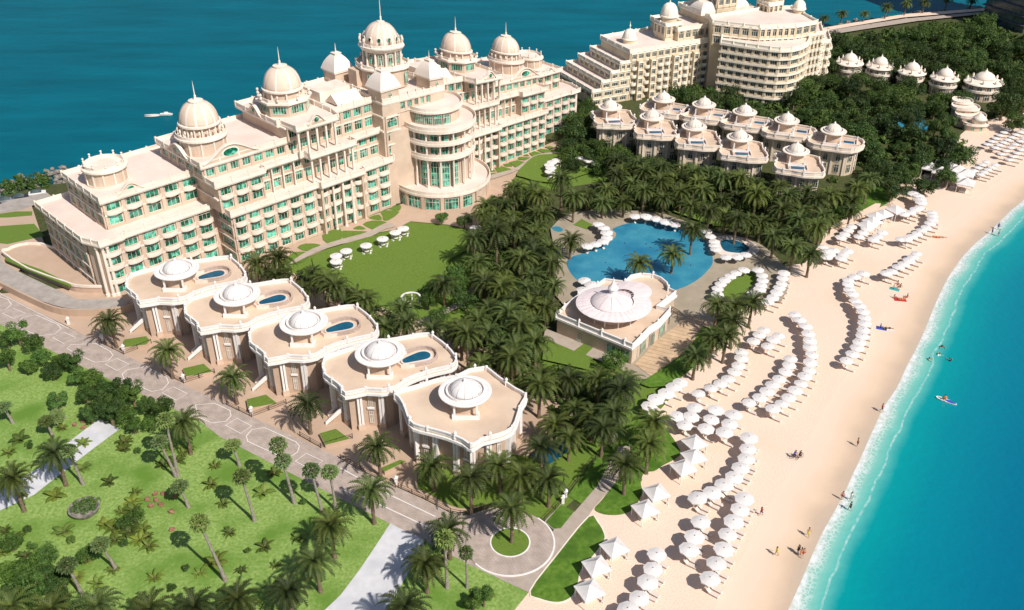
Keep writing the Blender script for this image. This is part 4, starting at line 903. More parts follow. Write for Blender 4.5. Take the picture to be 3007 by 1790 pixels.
# ---- far villas ----
pc_=thing('villa','villa','villa',(0,0,0)); bb=local(pc_)
MB().lathe([(4.1,0),(4.1,5.)],(0,0),24).build('wall',plaster,pc_); MB().lathe([(4.2,2.6),(4.7,2.8),(4.7,3.5),(4.5,3.5)],(0,0),28).build('balcony',trim,pc_); MB().lathe([(4.2,4.8),(4.8,5.1),(4.6,5.4),(3.8,5.6),(2.6,6.1),(2.5,6.2)],(0,0),28).build('roof',trim,pc_)
MB().lathe([(2.4,6.1),(2.4,6.7),(2.1,7.4),(1.3,8.1),(.4,8.5),(.1,9.2),(.02,9.6)],(0,0),20).build('dome',trim,pc_,smooth=True)
for k in range(12):
    a=2*PI*k/12; F_=pf((4.1*math.cos(a),4.1*math.sin(a)),(-math.sin(a),math.cos(a)),(math.cos(a),math.sin(a))); window(bb,F_,0,3.4,1.3,1.5,True,1); window(bb,F_,0,.5,1.3,1.7,False,1)
bb.gm=glass2; bb.flush(); 
for k in range(8):
    a=2*PI*(k+.5)/8; m=MB(); m.lathe([(.25,5.4),(.35,6.2),(.1,6.9)],(3.9*math.cos(a),3.9*math.sin(a)),6); m.build('urn',trim,pc_)
PC=Proto(pc_)
for k,(x,y) in enumerate([(1230,425),(1452,452),(1682,492),(1922,535),(2205,570)]):
    p=TG(3,x,y,6.5); PC.put((p[0],p[1],0),0,1. if k<4 else (1.35,1.15,1.05),'%s small domed villa from the left in the far row inside the dark woods'%ORD[k],'far row of small domed villas')
# ---- beach club far right ----
bc=thing('beach_club','pale beach club house with fan shaped tiered terraces beside the far sand','club house',(0,0,0)); p0=G(2835,375); e=local(bc)
for k,(x,y,w_,d_,z0,z1) in enumerate([(0,0,11,8,0,3.4),(-2,5,13,9,0,5.6),(-4,12,12,9,0,7.4),(-5,19,9,8,0,8.4)]):
    q=smooth([(x-w_/2,y-d_/2+1),(x,y-d_/2-1),(x+w_/2,y-d_/2+1.5),(x+w_/2-1,y+d_/2),(x-w_/2+1,y+d_/2)],True,3)
    MB().prism(offset(ccw(q),-.7,True),z0,z1-.2).build('wall',plaster,bc); MB().prism(offset(ccw(q),.4,True),z1-.5,z1).build('roof',trim,bc)
    MB().wall(offset(ccw(q),.2,True),.2,z1,z1+.8).build('parapet',trim,bc)
    w=offset(ccw(q),-.7,True)
    for j in range(0,len(w),2):
        a,c=w[j],w[(j+1)%len(w)]; l=math.hypot(c[0]-a[0],c[1]-a[1]) or 1; t_=((c[0]-a[0])/l,(c[1]-a[1])/l); window(e,pf(a,t_,(t_[1],-t_[0])),l/2,z1-2.9,min(1.5,l*.8),2.,True,1)
e.flush()
MB().lathe([(3.2,3.4),(3.3,5.2),(3.9,5.5),(2.6,6.6),(1.2,7.8),(.2,8.6),(.05,9.4)],(1.5,0),20).build('dome',trim,bc,smooth=True)
bc.location=(p0[0]+2,p0[1]-1,0); bc.rotation_euler=(0,0,R(-15)); bc.scale=(.62,.55,.62)
# ---- dark tower, top right ----
dt=thing('dark_tower','dark glass tower block with pale floor bands cut by the corner','tower block',(0,0,0)); p0=G(3010,92)
MB().box(0,0,0,26,22,60,R(20)).build('wall',glass2,dt)
slabm=mat('dark_slab',(.10,.10,.13),None)
for k in range(16): MB().box(0,0,2.6+k*3.4,27.5,23.5,.5,R(20)).build('floor_band',slabm,dt)
dt.location=(p0[0]+6,p0[1]+12,0)
# ---- second hotel ----
h2=thing('hotel','tall yellowish cream hotel with stepped left end and rounded balconied bay','hotel',(68,311,0))
B2=Building(h2,ident,glass2); B=B2
cream=mat('cream_plaster',(.66,.54,.38),(.74,.62,.45),.6,.9,c3=(.56,.45,.31),s3=.2); ctrim=mat('cream_trim',(.88,.80,.66),(.92,.85,.72),.8,.8)
plaster_,trim_=plaster,trim; plaster,trim=cream,ctrim
o0=(26.,302.); U2=(.893,.449); N2=(.449,-.893)
def h2p(u,v): return (o0[0]+U2[0]*u+N2[0]*v,o0[1]+U2[1]*u+N2[1]*v)
def blk(pts,z0,z1,par=.8,over=.4,roof=True):
    m=B.mb(); m.prism(pts,z0,z1-.3); m.build('wall',plaster,h2)
    if roof: roofslab(B,'x',ccw(pts),z1,par,over,5)
def fac(a,b_,z0,st,bays,style,flip=False):
    t=(b_[0]-a[0],b_[1]-a[1]); l=math.hypot(*t); t=(t[0]/l,t[1]/l); n=(t[1],-t[0])
    if flip: n=(-n[0],-n[1])
    W_=B.mb(); TR=B.mb(); facade(B,W_,TR,a,t,n,l,z0,st,bays,style); W_.build('pilaster',plaster,h2); TR.build('string_course',trim,h2)
hp=lambda L:[h2p(*p) for p in L]
S5=2.62
for k in range(5):
    u0=k*3.4; z0=0 if k==0 else k*S5+2.4; z1=(k+1)*S5+2.4
    if k==4: break
    blk(hp([(u0,0),(u0,-25+k*2),(20,-25+k*2),(20,0)]),0 if k==0 else z0,z1,.7,.35)
    fac(h2p(u0,-24+k*2),h2p(u0,0),z0 if k else z1-S5,[S5],6,'r',False)
    fac(h2p(u0,0),h2p(20,0),z0 if k else z1-S5,[S5],5,'r')
fac(h2p(0,0),h2p(20,0),0,[2.4],6,'a')
blk(hp([(13.6,0),(13.6,-18),(52,-20),(52,0)]),0,16.2)
fac(h2p(14,0),h2p(50,0),0,[2.4,S5,S5,S5,S5,S5],14,'rbcbcr'); 
for u_ in (16,21,30,38,45):
    m=B.mb(); m.prism(hp([(u_,0),(u_,1.5),(u_+2.2,1.5),(u_+2.2,0)]),0,13.2); m.build('bay',plaster,h2); fac(h2p(u_,1.5),h2p(u_+2.2,1.5),0,[2.4,S5,S5,S5,S5],1,'rrrrr')
blk(hp([(34,-3),(34,-19),(56,-19),(56,-3)]),16.2,20.)
fac(h2p(34,-3),h2p(56,-3),16.2,[3.6],8,'a')
def sqdome(u,v,w,z0,z1,r,h,spire=3.):
    c=h2p(u,v); m=B.mb(); m.prism(hp([(u-w/2,v-w/2),(u+w/2,v-w/2),(u+w/2,v+w/2),(u-w/2,v+w/2)]),z0,z1-.2); m.build('tower',plaster,h2)
    roofslab(B,'x',ccw(hp([(u-w/2,v-w/2),(u+w/2,v-w/2),(u+w/2,v+w/2),(u-w/2,v+w/2)])),z1,.7,.3,3)
    fac(h2p(u-w/2,v+w/2),h2p(u+w/2,v+w/2),z1-4,[3.8],3,'a'); fac(h2p(u-w/2,v-w/2),h2p(u-w/2,v+w/2),z1-4,[3.8],3,'a')
    m=B.mb(); m.lathe([(r*.93,z1),(r*.93,z1+r*.8)],c,20); m.build('drum',plaster,h2); dome(B,c,z1+r*.8,h,r,cap=.12,spire=spire,ribs=10)
domem_=domem; domem=trim
c=h2p(19,-9); m=B.mb(); m.lathe([(2.2,16.2),(2.2,17.8)],c,16); m.build('drum',plaster,h2); dome(B,c,17.8,2.9,2.3,cap=.1,spire=2.6,ribs=10)
sqdome(33.5,-8,6.5,16.2,21.5,2.9,4.0)
# centre with curved roofs
blk(hp([(46,-2),(46,-20),(66,-20),(66,-2)]),19.,23.)
for u_ in (48,60):
    m=B.mb(); vs=[];fs=[]
    for k in range(6):
        t=k/5; q_=3.6*(1-.5*t**2); 
        for a,b_ in ((-1,-1),(1,-1),(1,1),(-1,1)):
            x,y=h2p(u_+a*q_*1.15,-8+b_*q_); vs.append((x,y,23.+3.6*t**.8))
    for k in range(5):
        for j in range(4): fs.append((4*k+j,4*k+(j+1)%4,4*k+4+(j+1)%4,4*k+4+j))
    fs.append((20,21,22,23)); m.add(vs,fs); m.build('curved_roof',trim_,h2)
sqdome(54,-8,8,21,29,4.,5.,5)
blk([(66,318),(66,334),(96,336),(100,318),(92,314),(80,312)],0,23.)
fac((66,317),(80,311.6),16,[3.4,3.4],5,'aa'); fac((80,311.6),(92,313.6),16,[3.4,3.4],6,'ra'); fac((92,313.6),(100,318),16,[3.4,3.4],3,'ar')
sqdome(70,-1,6,23,25.5,3.,4.2); 
c=(97,330); m=B.mb(); m.lathe([(1.9,20),(1.9,24.6)],c,14); m.build('drum',plaster,h2); dome(B,c,24.6,2.6,2.1,cap=.1,spire=2.5,ribs=8)
# rounded bay block
K=[(68,311),(75,307),(82,303.4),(85,302.6),(88.5,303),(92,305.3),(95,309),(97,314),(97,320),(90,322),(70,320)]
mk=B.mb(); mk.prism(K,0,18.2); mk.build('wall',plaster,h2); roofslab(B,'x',ccw(K),18.6,.9,.5,4)
K0=K[:9]
for k in range(len(K0)-1):
    a,b_=K0[k],K0[k+1]; l=math.hypot(b_[0]-a[0],b_[1]-a[1]); fac(a,b_,0,[2.6]*7,max(1,round(l/3.)),'rrrrrrr')
for k in range(7):
    m=B.mb(); q=offset(ccw(K),.7,True); m.prism(q,2.45+k*2.6-.25,2.45+k*2.6); m.build('floor_slab',trim,h2)
    m=B.mb(); m.wall(offset(ccw(K),.65,True),.12,2.45+k*2.6,2.45+k*2.6+.4); m.build('balcony_front',trim,h2)
# right wing stepping down behind
for (x0,y0,x1,y1,z1) in ((97,316,103,330,19.),(100,322,108,336,14.5)):
    q=[(x0,y0),(x1,y0+4),(x1+2,y1),(x0-4,y1)]; blk(q,0,z1); n=int(z1/2.7)
    fac(q[0],q[1],0,[z1/n]*n,4,'cb'*n); fac(q[1],q[2],0,[z1/n]*n,5,'b'*n)
B2.flush(); plaster,trim,domem=plaster_,trim_,domem_
# ================= VEGETATION =================
def strip_leaf(b,pts,ws,up=(0,0,1),m=0,fold=.25):
    """a folded ribbon leaf along pts"""
    P=[Vector(p) for p in pts]; o=len(b.v); n=len(P)
    for i,p in enumerate(P):
        t=(P[min(i+1,n-1)]-P[max(i-1,0)]).normalized(); s=t.cross(Vector(up)); 
        s=s.normalized() if s.length>.01 else Vector((1,0,0)); u=s.cross(t)
        b.v+=[tuple(p-s*ws[i]-u*ws[i]*fold),tuple(p),tuple(p+s*ws[i]-u*ws[i]*fold)]
    for i in range(n-1):
        for k in (0,1): b.f.append((o+3*i+k,o+3*i+k+1,o+3*i+4+k,o+3*i+3+k)); b.m.append(m)
def frond(b,rd,az,el,L,droop,z0=0,r0=.15,w=.235,m=0,seg=13):
    ca,sa=math.cos(az),math.sin(az); x=r0; z=z0; e=el; pts=[]
    for i in range(seg+1):
        pts.append(Vector((ca*x,sa*x,z))); x+=math.cos(e)*L/seg; z+=math.sin(e)*L/seg; e-=droop/seg*(1+i*.12)
    side=Vector((-sa,ca,0)); 
    strip_leaf(b,[tuple(p) for p in pts[::3]+[pts[-1]]],[.045]*(len(pts[::3])+1),m=m,fold=0)
    for i in range(1,seg+1):
        t=(pts[min(i+1,seg)]-pts[i-1]).normalized(); up=side.cross(t)*-1 if side.cross(t).z<0 else side.cross(t)
        f=i/seg; ll=(.95*math.sin(PI*min(1,f*.9+.1))**.6+.12)*w*2.3
        for s in (-1,1):
            d=(side*s*.80+t*.60+up*(.22)+Vector((0,0,rd.uniform(-.12,.06)))).normalized(); q=pts[i]+d*ll; bw=t*(L/seg*.47)
            o=len(b.v); b.v+=[tuple(pts[i]-bw),tuple(pts[i]+bw),tuple(q+t*.03),tuple(q-t*.05)]; b.f.append((o,o+1,o+2,o+3)); b.m.append(m)
def date_palm(seed,h,nf=42,L=4.5,name='date_palm'):
    rd=random.Random(seed); t=thing(name,'palm','palm tree',(0,0,0))
    b=MB(); pts=[];rr=[]
    for k in range(9):
        f=k/8; pts.append((.15*math.sin(f*2+seed),.12*math.sin(f*1.7+seed*2)*f,h*f-.05)); rr.append(.34-.1*f+(.1 if k==0 else 0)+(.1 if k==8 else 0)+.02*(k%2))
    b.tube(pts,rr,9); b.build('trunk',bark,t,smooth=False)
    top=pts[-1]; b=MB()
    for k in range(nf):
        f=(k+.5)/nf; el=R(80)-R(98)*f**.85+rd.uniform(-.12,.12); az=k*2.39996+rd.uniform(-.15,.15)
        frond(b,rd,az,el,L*(.78+.26*math.sin(PI*f))*rd.uniform(.85,1.08),R(48)+R(34)*rd.random(),z0=.1)
    b.v=[(x+top[0],y+top[1],z+top[2]) for x,y,z in b.v]; b.build('crown',palml,t)
    b=MB()
    for k in range(7): frond(b,rd,k*2.4+.5,R(-38)+rd.uniform(-.3,.2),L*.6,R(40),z0=-.15,w=.16,seg=8)
    b.v=[(x+top[0],y+top[1],z+top[2]) for x,y,z in b.v]; b.build('dry_fronds',palmy,t)
    return t
def fan_palm(seed,h):
    rd=random.Random(seed); t=thing('fan_palm','palm','palm tree',(0,0,0)); b=MB()
    b.tube([(0,0,-.05),(.02,.02,h*.3),(0,0,h*.7),(0,0,h)],[.28,.19,.16,.19],8); b.build('trunk',barkg,t)
    b=MB()
    for k in range(34):
        f=(k+.5)/34; el=R(88)-R(125)*f; az=k*2.39996; d=Vector((math.cos(az)*math.cos(el),math.sin(az)*math.cos(el),math.sin(el)))
        s=.75*rd.uniform(.85,1.15); c=Vector((0,0,h+.1))+d*s
        side=d.cross(Vector((0,0,1))); side=side.normalized() if side.length>.05 else Vector((1,0,0)); up=side.cross(d)
        o=len(b.v); b.v.append(tuple(c)); n=11
        for j in range(n):
            a=-1.9+3.8*j/(n-1); r=.62*rd.uniform(.75,1.1) if j%2 else .36
            p=c+(d*math.cos(a)+side*math.sin(a))*r-up*.1*(j%2)-Vector((0,0,.16*(j%2))); b.v.append(tuple(p))
        for j in range(n-1): b.f.append((o,o+1+j,o+2+j)); b.m.append(0)
        b.tube([(0,0,h),tuple(c)],.02,3)
    b.build('crown',fanl,t)
    b=MB()
    for k in range(12):
        az=k*.53; strip_leaf(b,[(.15*math.cos(az),.15*math.sin(az),h-.1),(.5*math.cos(az),.5*math.sin(az),h-.45),(.45*math.cos(az),.45*math.sin(az),h-.95)],[.08,.2,.12])
    b.build('dry_skirt',redrock,t); return t
def leafball(b,rd,c,r,n,s,flat=.8):
    for _ in range(n):
        a=rd.uniform(0,2*PI); z=rd.uniform(-.75,1); q=math.sqrt(max(0,1-z*z)); k=r*rd.uniform(.62,1.06)
        p=Vector((c[0]+k*q*math.cos(a),c[1]+k*q*math.sin(a),c[2]+k*z*flat)); nrm=(Vector((q*math.cos(a),q*math.sin(a),z+.3))+Vector((rd.uniform(-.7,.7),rd.uniform(-.7,.7),rd.uniform(-.6,.6)))).normalized()
        u=nrm.orthogonal().normalized(); u.rotate(Matrix.Rotation(rd.uniform(0,6.3),3,nrm)); v=nrm.cross(u); w=s*rd.uniform(.6,1.3); l=w*1.5
        o=len(b.v); b.v+=[tuple(p-u*l),tuple(p-v*w*.6),tuple(p+u*l),tuple(p+v*w*.6)]; b.f.append((o,o+1,o+2,o+3)); b.m.append(0)
def broad_tree(seed,h,r,name='tree',nl=2600,leaf=.2,m=None,tr=True,clumps=16,label='tree'):
    rd=random.Random(seed); t=thing(name,label,name if name!='round_bush' else 'bush',(0,0,0))
    cl=[]
    for k in range(clumps):
        a=k*2.4+rd.random(); q=r*(rd.random()**.5)*.72; z=h-r*.75+rd.uniform(-.38,.5)*r*(1-(q/r)**2*.6); cl.append((q*math.cos(a),q*math.sin(a),z,r*rd.uniform(.26,.46)))
    if tr:
        b=MB(); b.tube([(0,0,-.05),(.05,.05,h*.3),(0,.1,h*.55)],[.05*r+.12,.04*r+.08,.05*r],7)
        for k in range(0,clumps,2): x,y,z,_=cl[k]; b.tube([(0,.08,h*.4),(x*.5,y*.5,(h*.45+z)*.5),(x,y,z)],[.03*r+.04,.02*r+.03,.02],4)
        b.build('trunk',bark,t)
    b=MB()
    for x,y,z,q in cl: leafball(b,rd,(x,y,z),q,nl//clumps,leaf)
    b.build('crown',m or treel,t); return t
def broad_plant(seed,n=12,L=1.6,w=.26,name='leafy_plant'):
    rd=random.Random(seed); t=thing(name,'plant','plant',(0,0,0)); b=MB()
    for k in range(n):
        az=k*2.4+rd.uniform(-.3,.3); el=R(75)-R(60)*k/n; x=.05; z=.02; pts=[]; ll=L*rd.uniform(.7,1.1)
        for i in range(7): pts.append((math.cos(az)*x,math.sin(az)*x,z)); x+=math.cos(el)*ll/6; z+=math.sin(el)*ll/6; el-=R(16)
        strip_leaf(b,pts,[w*q for q in (.3,.6,.95,1,.8,.5,.05)])
    b.build('leaves',agavel,t)
    b=MB(); b.tube([(0,0,-.05),(0,0,.3)],[.12,.08],6); b.build('stem',bark,t); return t
PALM=[Proto(date_palm(s,h)) for s,h in ((1,6.4),(2,7.0),(3,5.8),(4,7.6))]; PH=[6.9,7.5,6.3,8.1]
SPALM=[Proto(date_palm(s,h,34,3.3)) for s,h in ((11,5.4),(12,4.6))]; SPH=[5.7,4.9]
FAN=[Proto(fan_palm(s,h)) for s,h in ((21,7.5),(22,9.))]; FH=[7.7,9.2]
TREE=[Proto(broad_tree(s,h,r)) for s,h,r in ((31,6.5,3.6),(32,7.5,4.2),(33,5.6,3.2),(34,6.8,4.4))]
LTREE=[Proto(broad_tree(s,h,r,nl=2200,leaf=.14,m=shrubl,clumps=12)) for s,h,r in ((36,5.2,2.8),(37,4.4,2.4))]
BUSH=[Proto(broad_tree(s,h,r,'round_bush',2600,.11,shrubl,clumps=12)) for s,h,r in ((41,3.8,1.9),(42,4.6,2.2),(43,3.2,1.7))]
PLANT=[Proto(broad_plant(s,n,L,w)) for s,n,L,w in ((51,12,1.5,.22),(52,9,1.9,.34),(53,16,1.2,.15))]
AVOID=[]; p_=G(2835,375); AVOID.append((p_[0]+1,p_[1]+3,8.)); AVOID.append((p_[0],p_[1]-8,7.))
for q_ in ((2190,305),(2235,308)): p_=DG(*q_); AVOID.append((p_[0],p_[1],3.)); AVOID.append((p_[0],p_[1]-5,2.5))
def _b(): pass
def blocked(x,y,r): return any((x-a)**2+(y-b)**2<(r+c)**2 for a,b,c in AVOID)
for k in range(4): AVOID.append((cen[k][0]+1.,cen[k][1]-1,8.5))
AVOID.append((c5[0],c5[1],9.5)); AVOID.append((cpv[0]+1,cpv[1]+1,8.5))
for x,y in fr: p=C2(x,y,10.5); AVOID.append((p[0],p[1]-2.6,4.6))
for x,y in [(700,40),(1030,85),(1362,145),(1705,215),(2085,300)]: p=C2(x,y,10.5); AVOID.append((p[0],p[1],4.5))
for k,(x,y) in enumerate([(1230,425),(1452,452),(1682,492),(1922,535),(2205,570)]): p=TG(3,x,y,6.5); AVOID.append((p[0],p[1],3.5)); AVOID.append((p[0],p[1]-8,6.5))
def put(protos,x,y,label,group,s=1.,i=None,rd=random):
    k=rd.randrange(len(protos)) if i is None else i
    if protos is PALM: s*=.92
    sc=s*rd.uniform(.9,1.1); return protos[k].put((x,y,0),rd.uniform(0,6.28),(sc,sc,sc*rd.uniform(.84,1.16)),label,group)
def crown_at(protos,heights,i,x,y,label,group,s=1.,k=None):
    k=random.randrange(len(protos)) if k is None else k
    p=TG(i,x,y,heights[k]*s) if i!='D' else DG(x,y,heights[k]*s); return protos[k].put((p[0],p[1],0),random.uniform(0,6.28),s,label,group)
LM=[]
def near(x,y,n=1):
    q=sorted(LM,key=lambda l:(l[1]-x)**2+(l[2]-y)**2); return [a[0] for a in q[:n]]
def lm(name,x,y): p=DG(x,y); LM.append((name,p[0],p[1]))
for a in [('the garden lawn',1080,620),('the rotunda court',1190,480),('the main pool',1440,600),('the beach pavilion',1400,760),('the middle villa',900,700),('the corner villa',1240,900),('the beach parasols',1600,960),('the far lawn',1420,420),('the rear villas',1650,360),('the small pool',1850,600),('the pool bay',1600,500),('the upper beach',2060,520),('the villa steps',700,650)]: lm(*a)
def grove(protos,pl,sp,base,group,s=1.,rd=None,hts=6,mx=400,cat=None,lmk=True,avoid=True):
    rd=rd or random.Random(len(pl)*7+int(sp*10)); pg=poly('D',pl,hts); xs=[p[0] for p in pg]; ys=[p[1] for p in pg]; pts=[]
    for _ in range(9000):
        x,y=rd.uniform(min(xs),max(xs)),rd.uniform(min(ys),max(ys))
        if not inpoly(x,y,pg) or (avoid and blocked(x,y,1.5)): continue
        if any((x-a)**2+(y-b)**2<sp*sp for a,b in pts): continue
        if any((x-a)**2+(y-b)**2<(sp*.75)**2 for a,b in DONE): continue
        pts.append((x,y))
        if len(pts)>=mx: break
    for x,y in pts:
        if lmk: q=near(x,y,2); lab='%s near %s towards %s'%(base,q[0],q[1])
        else: lab=base
        put(protos,x,y,lab,group,s*(rd.uniform(.8,1.22) if protos is TREE else rd.uniform(.86,1.12)),rd=rd); DONE.append((x,y))
    return pts
DONE=[]
gG='date palms in the resort gardens'
ex=[(8,670,430,'palm left of three crowns below the corner villa'),(8,940,520,'tall date palm in the lawn below the corner villa, next to the railing bend'),(8,1150,420,'date palm right behind the corner villa front corner'),(8,1310,500,'date palm left of the villa garden pool in the front cluster'),(8,1510,520,'date palm covering the lower edge of the villa garden pool'),(8,1460,285,'date palm standing over the blue villa garden pool'),(8,1240,735,'date palm alone in the round turning circle island'),(8,265,285,'date palm left of the corner villa beside the road'),(8,225,600,'date palm on the park side of the road opposite the gate post'),(8,780,890,'date palm over the road end left of the turning circle'),(8,620,1130,'date palm right of the lower grey park path'),(8,470,1440,'date palm at the bottom edge beside the grey park path'),(8,2070,415,'date palm on the footpath between the seaside lawns'),(8,2240,265,'date palm on the upper seaside lawn, lower of two'),(8,2270,110,'date palm above the upper seaside lawn by the sand'),(8,1830,70,'date palm above the short footpath railing'),(4,790,830,'date palm by the first villa entrance nearest the ramp'),(4,1210,1050,'date palm by the second villa entrance'),(4,1690,1245,'date palm by the third villa entrance'),(4,2230,1440,'date palm by the fourth villa entrance'),(7,1330,110,'date palm at the top of the park beside the dark bushes'),(7,395,330,'date palm leaning over the upper grey park path'),(7,85,510,'date palm on the left edge by the upper park path'),(7,2400,860,'date palm on the right of the park lawn, highest of the right group'),(7,2285,1110,'date palm in the right park group, middle one'),(7,2085,1330,'date palm in the right park group, lowest one'),(7,1715,1400,'date palm at the bottom edge right of the centre of the park'),(7,1395,1450,'date palm at the bottom edge below the park lawn centre'),(7,1080,1460,'date palm at the bottom edge, left of centre of the park'),(7,700,1440,'date palm at the bottom edge, right of the dark bushes'),(7,380,1465,'date palm at the bottom edge below the dark bushes'),(7,70,1450,'date palm in the bottom left corner'),
 (5,2170,415,'date palm standing in the main pool, left one'),(5,2415,350,'date palm standing in the main pool, right one'),(5,1670,250,'date palm on the left rim of the main pool'),(6,90,170,'date palm at the right rim of the main pool'),
 (6,675,225,'date palm right of the small pool, left of three'),(6,820,300,'date palm right of the small pool, middle of three'),(6,940,350,'date palm right of the small pool, closest to the sand'),
 ('D',1500,388,'palm in front of the rear villas, first from the left'),('D',1555,396,'palm in front of the rear villas, second from the left'),('D',1612,404,'palm in front of the rear villas, third from the left'),('D',1668,410,'palm in front of the rear villas, fourth from the left'),('D',1725,418,'palm in front of the rear villas, fifth from the left'),('D',1782,432,'palm in front of the rear villas, sixth from the left'),('D',1840,446,'palm in front of the rear villas, seventh from the left'),('D',1900,452,'palm in front of the rear villas, eighth from the left'),('D',1965,462,'palm in front of the rear villas, ninth from the left'),(6,75,5,'palm at the left end of the bright lawn strip behind the pool'),(6,200,45,'second palm on the bright lawn strip behind the pool'),(6,325,75,'third palm on the bright lawn strip behind the pool'),(6,410,95,'fourth palm on the bright lawn strip behind the pool'),(6,490,120,'fifth palm on the bright lawn strip behind the pool'),(6,580,130,'palm at the right end of the bright lawn strip behind the pool'),(6,270,715,'date palm below the oval lawn, left crown'),(6,400,720,'date palm below the oval lawn, middle crown'),(6,520,690,'date palm below the oval lawn, right crown'),(6,380,835,'date palm above the wood deck corner'),(6,330,940,'date palm beside the sunbed rows below the deck'),(6,230,960,'date palm right of the wood deck edge'),(6,105,1090,'date palm at the lower end of the deck grove'),
 (5,750,570,'date palm standing alone in front of the garden path trees'),(5,1490,740,'date palm by the left wall of the beach pavilion'),(5,870,900,'date palm between the garden path and the fourth villa'),(5,670,900,'date palm behind the fourth villa pool')]
for i,x,y,l in ex:
    o=crown_at(PALM,PH,i,x,y,l,gG,.93); DONE.append((o.location.x,o.location.y))
g1=[(1180,500),(1240,455),(1290,455),(1330,490),(1325,560),(1350,640),(1355,690),(1325,740),(1320,800),(1300,850),(1250,870),(1130,840),(1100,790),(1200,740),(1165,650),(1150,600)]
grove(PALM,g1,4.3,'palm in the dark central grove','date palms in the dense central grove')
grove(PALM,[(1120,850),(1260,860),(1330,880),(1420,920),(1530,930),(1530,1000),(1470,1050),(1390,1060),(1290,960),(1180,900)],4.6,'palm in the lower grove','date palms in the dense central grove')
grove(PALM,[(1280,470),(1330,458),(1450,462),(1495,415),(1560,405),(1700,435),(1860,445),(2000,475),(2110,445),(2120,480),(2040,530),(1980,580),(1910,560),(1860,505),(1740,482),(1640,478),(1560,480),(1400,505),(1360,480)],4.7,'palm in the grove behind the pool','date palms behind the main pool')
grove(PALM,[(610,640),(700,650),(790,655),(850,700),(930,745),(1010,775),(1000,800),(950,820),(900,770),(800,720),(700,690),(640,680)],4.4,'palm between villas and lawn','date palms between villas and lawn')
gT='broadleaf trees of the resort woods'
grove(TREE,[(1370,300),(1430,255),(1460,330),(1560,370),(1640,390),(1750,410),(1850,420),(1800,430),(1540,400),(1440,380),(1380,370)],4.4,'dark broadleaf tree','broadleaf trees around the rear villas',.85)
grove(TREE,[(1395,250),(1440,230),(1445,262),(1400,290)],4.0,'dark tree between the two hotels','trees between the two hotels',.8,lmk=False,avoid=False)
grove(TREE,[(1650,225),(1740,205),(1860,250),(1900,300),(1850,290),(1740,260)],5.,'dense green tree at the foot of the second hotel','trees in front of the second hotel',1.,lmk=False)
LM2=LM[:]; LM.clear()
for a in [('the second hotel',1960,200),('the far villas',2200,200),('the beach club',2330,300),('the coast road',2150,70),('the dark tower',2450,120),('the last rear villa',2060,370),('the upper beach',2200,420),('the hidden blue pools',2180,310)]: lm(*a)
grove(TREE,[(1960,150),(2010,95),(2200,62),(2400,48),(2493,90),(2540,140),(2530,270),(2400,290),(2300,320),(2350,350),(2340,395),(2230,440),(2180,455),(2120,420),(2080,330),(1960,270),(1930,230)],6.6,'dark woodland tree','trees of the dark wood at the top right',1.08,mx=150)
LM[:]=LM2
grove(LTREE,[(1020,700),(1100,620),(1150,600),(1170,650),(1120,720),(1050,740)],4.2,'airy green tree beside the curved garden path','airy green trees by the garden path',1.,lmk=False,mx=7)
grove(LTREE,[(1180,690),(1260,690),(1300,780),(1280,850),(1200,800)],4.5,'round leafy tree inside the central palm grove','leafy trees inside the central grove',1.2,lmk=False,mx=6)
for x,y,l in ((1075,520,'round trimmed tree on the lawn edge below the rotunda, left one'),(1130,530,'round trimmed tree on the lawn edge below the rotunda, right one')): p=DG(x,y,3); put(LTREE,p[0],p[1],l,'round trees below the rotunda',.9)
p=TG(5,1990,1130,3); put(LTREE,p[0],p[1],'thin brownish tree at the front corner of the beach pavilion',None,.9)
# undergrowth: one mass per grove
def under(name,pl,n,hts=0,s=.3,seed=1,m=None,h=1.5):
    rd=random.Random(seed); pg=poly('D',pl,hts); xs=[p[0] for p in pg]; ys=[p[1] for p in pg]; b=MB(); k=0
    while k<n:
        x,y=rd.uniform(min(xs),max(xs)),rd.uniform(min(ys),max(ys))
        if inpoly(x,y,pg) and not blocked(x,y,1.0): leafball(b,rd,(x,y,rd.uniform(.2,h*.6)),rd.uniform(.5,1.4),26,s,.7); k+=1
    o=b.build(name,m or treel); o['kind']='stuff'
under('undergrowth',g1,520,seed=2)
under('undergrowth',[(1130,860),(1260,870),(1330,890),(1500,940),(1480,1030),(1390,1040),(1290,960)],220,seed=3)
under('undergrowth',[(1280,475),(1450,470),(1500,420),(1540,410),(1700,440),(1860,450),(2000,480),(2100,460),(1980,590),(1890,585),(1740,540),(1560,505),(1400,520),(1360,475)],800,seed=4)
under('undergrowth',[(1370,310),(1430,260),(1460,340),(1900,440),(2100,440),(2080,340),(1900,300),(1700,230),(1960,150),(2010,95),(2400,48),(2540,140),(2530,270),(2400,290),(2300,320),(2350,350),(2340,395),(2180,455),(1800,430),(1540,400)],1500,s=.5,seed=5,h=2.5)
under('undergrowth',[(620,660),(700,660),(850,710),(1000,790),(950,820),(800,720)],120,seed=6)
under('shore_scrub',[(0,440),(110,425),(130,450),(60,470),(0,480)],60,seed=7,m=shrubl)
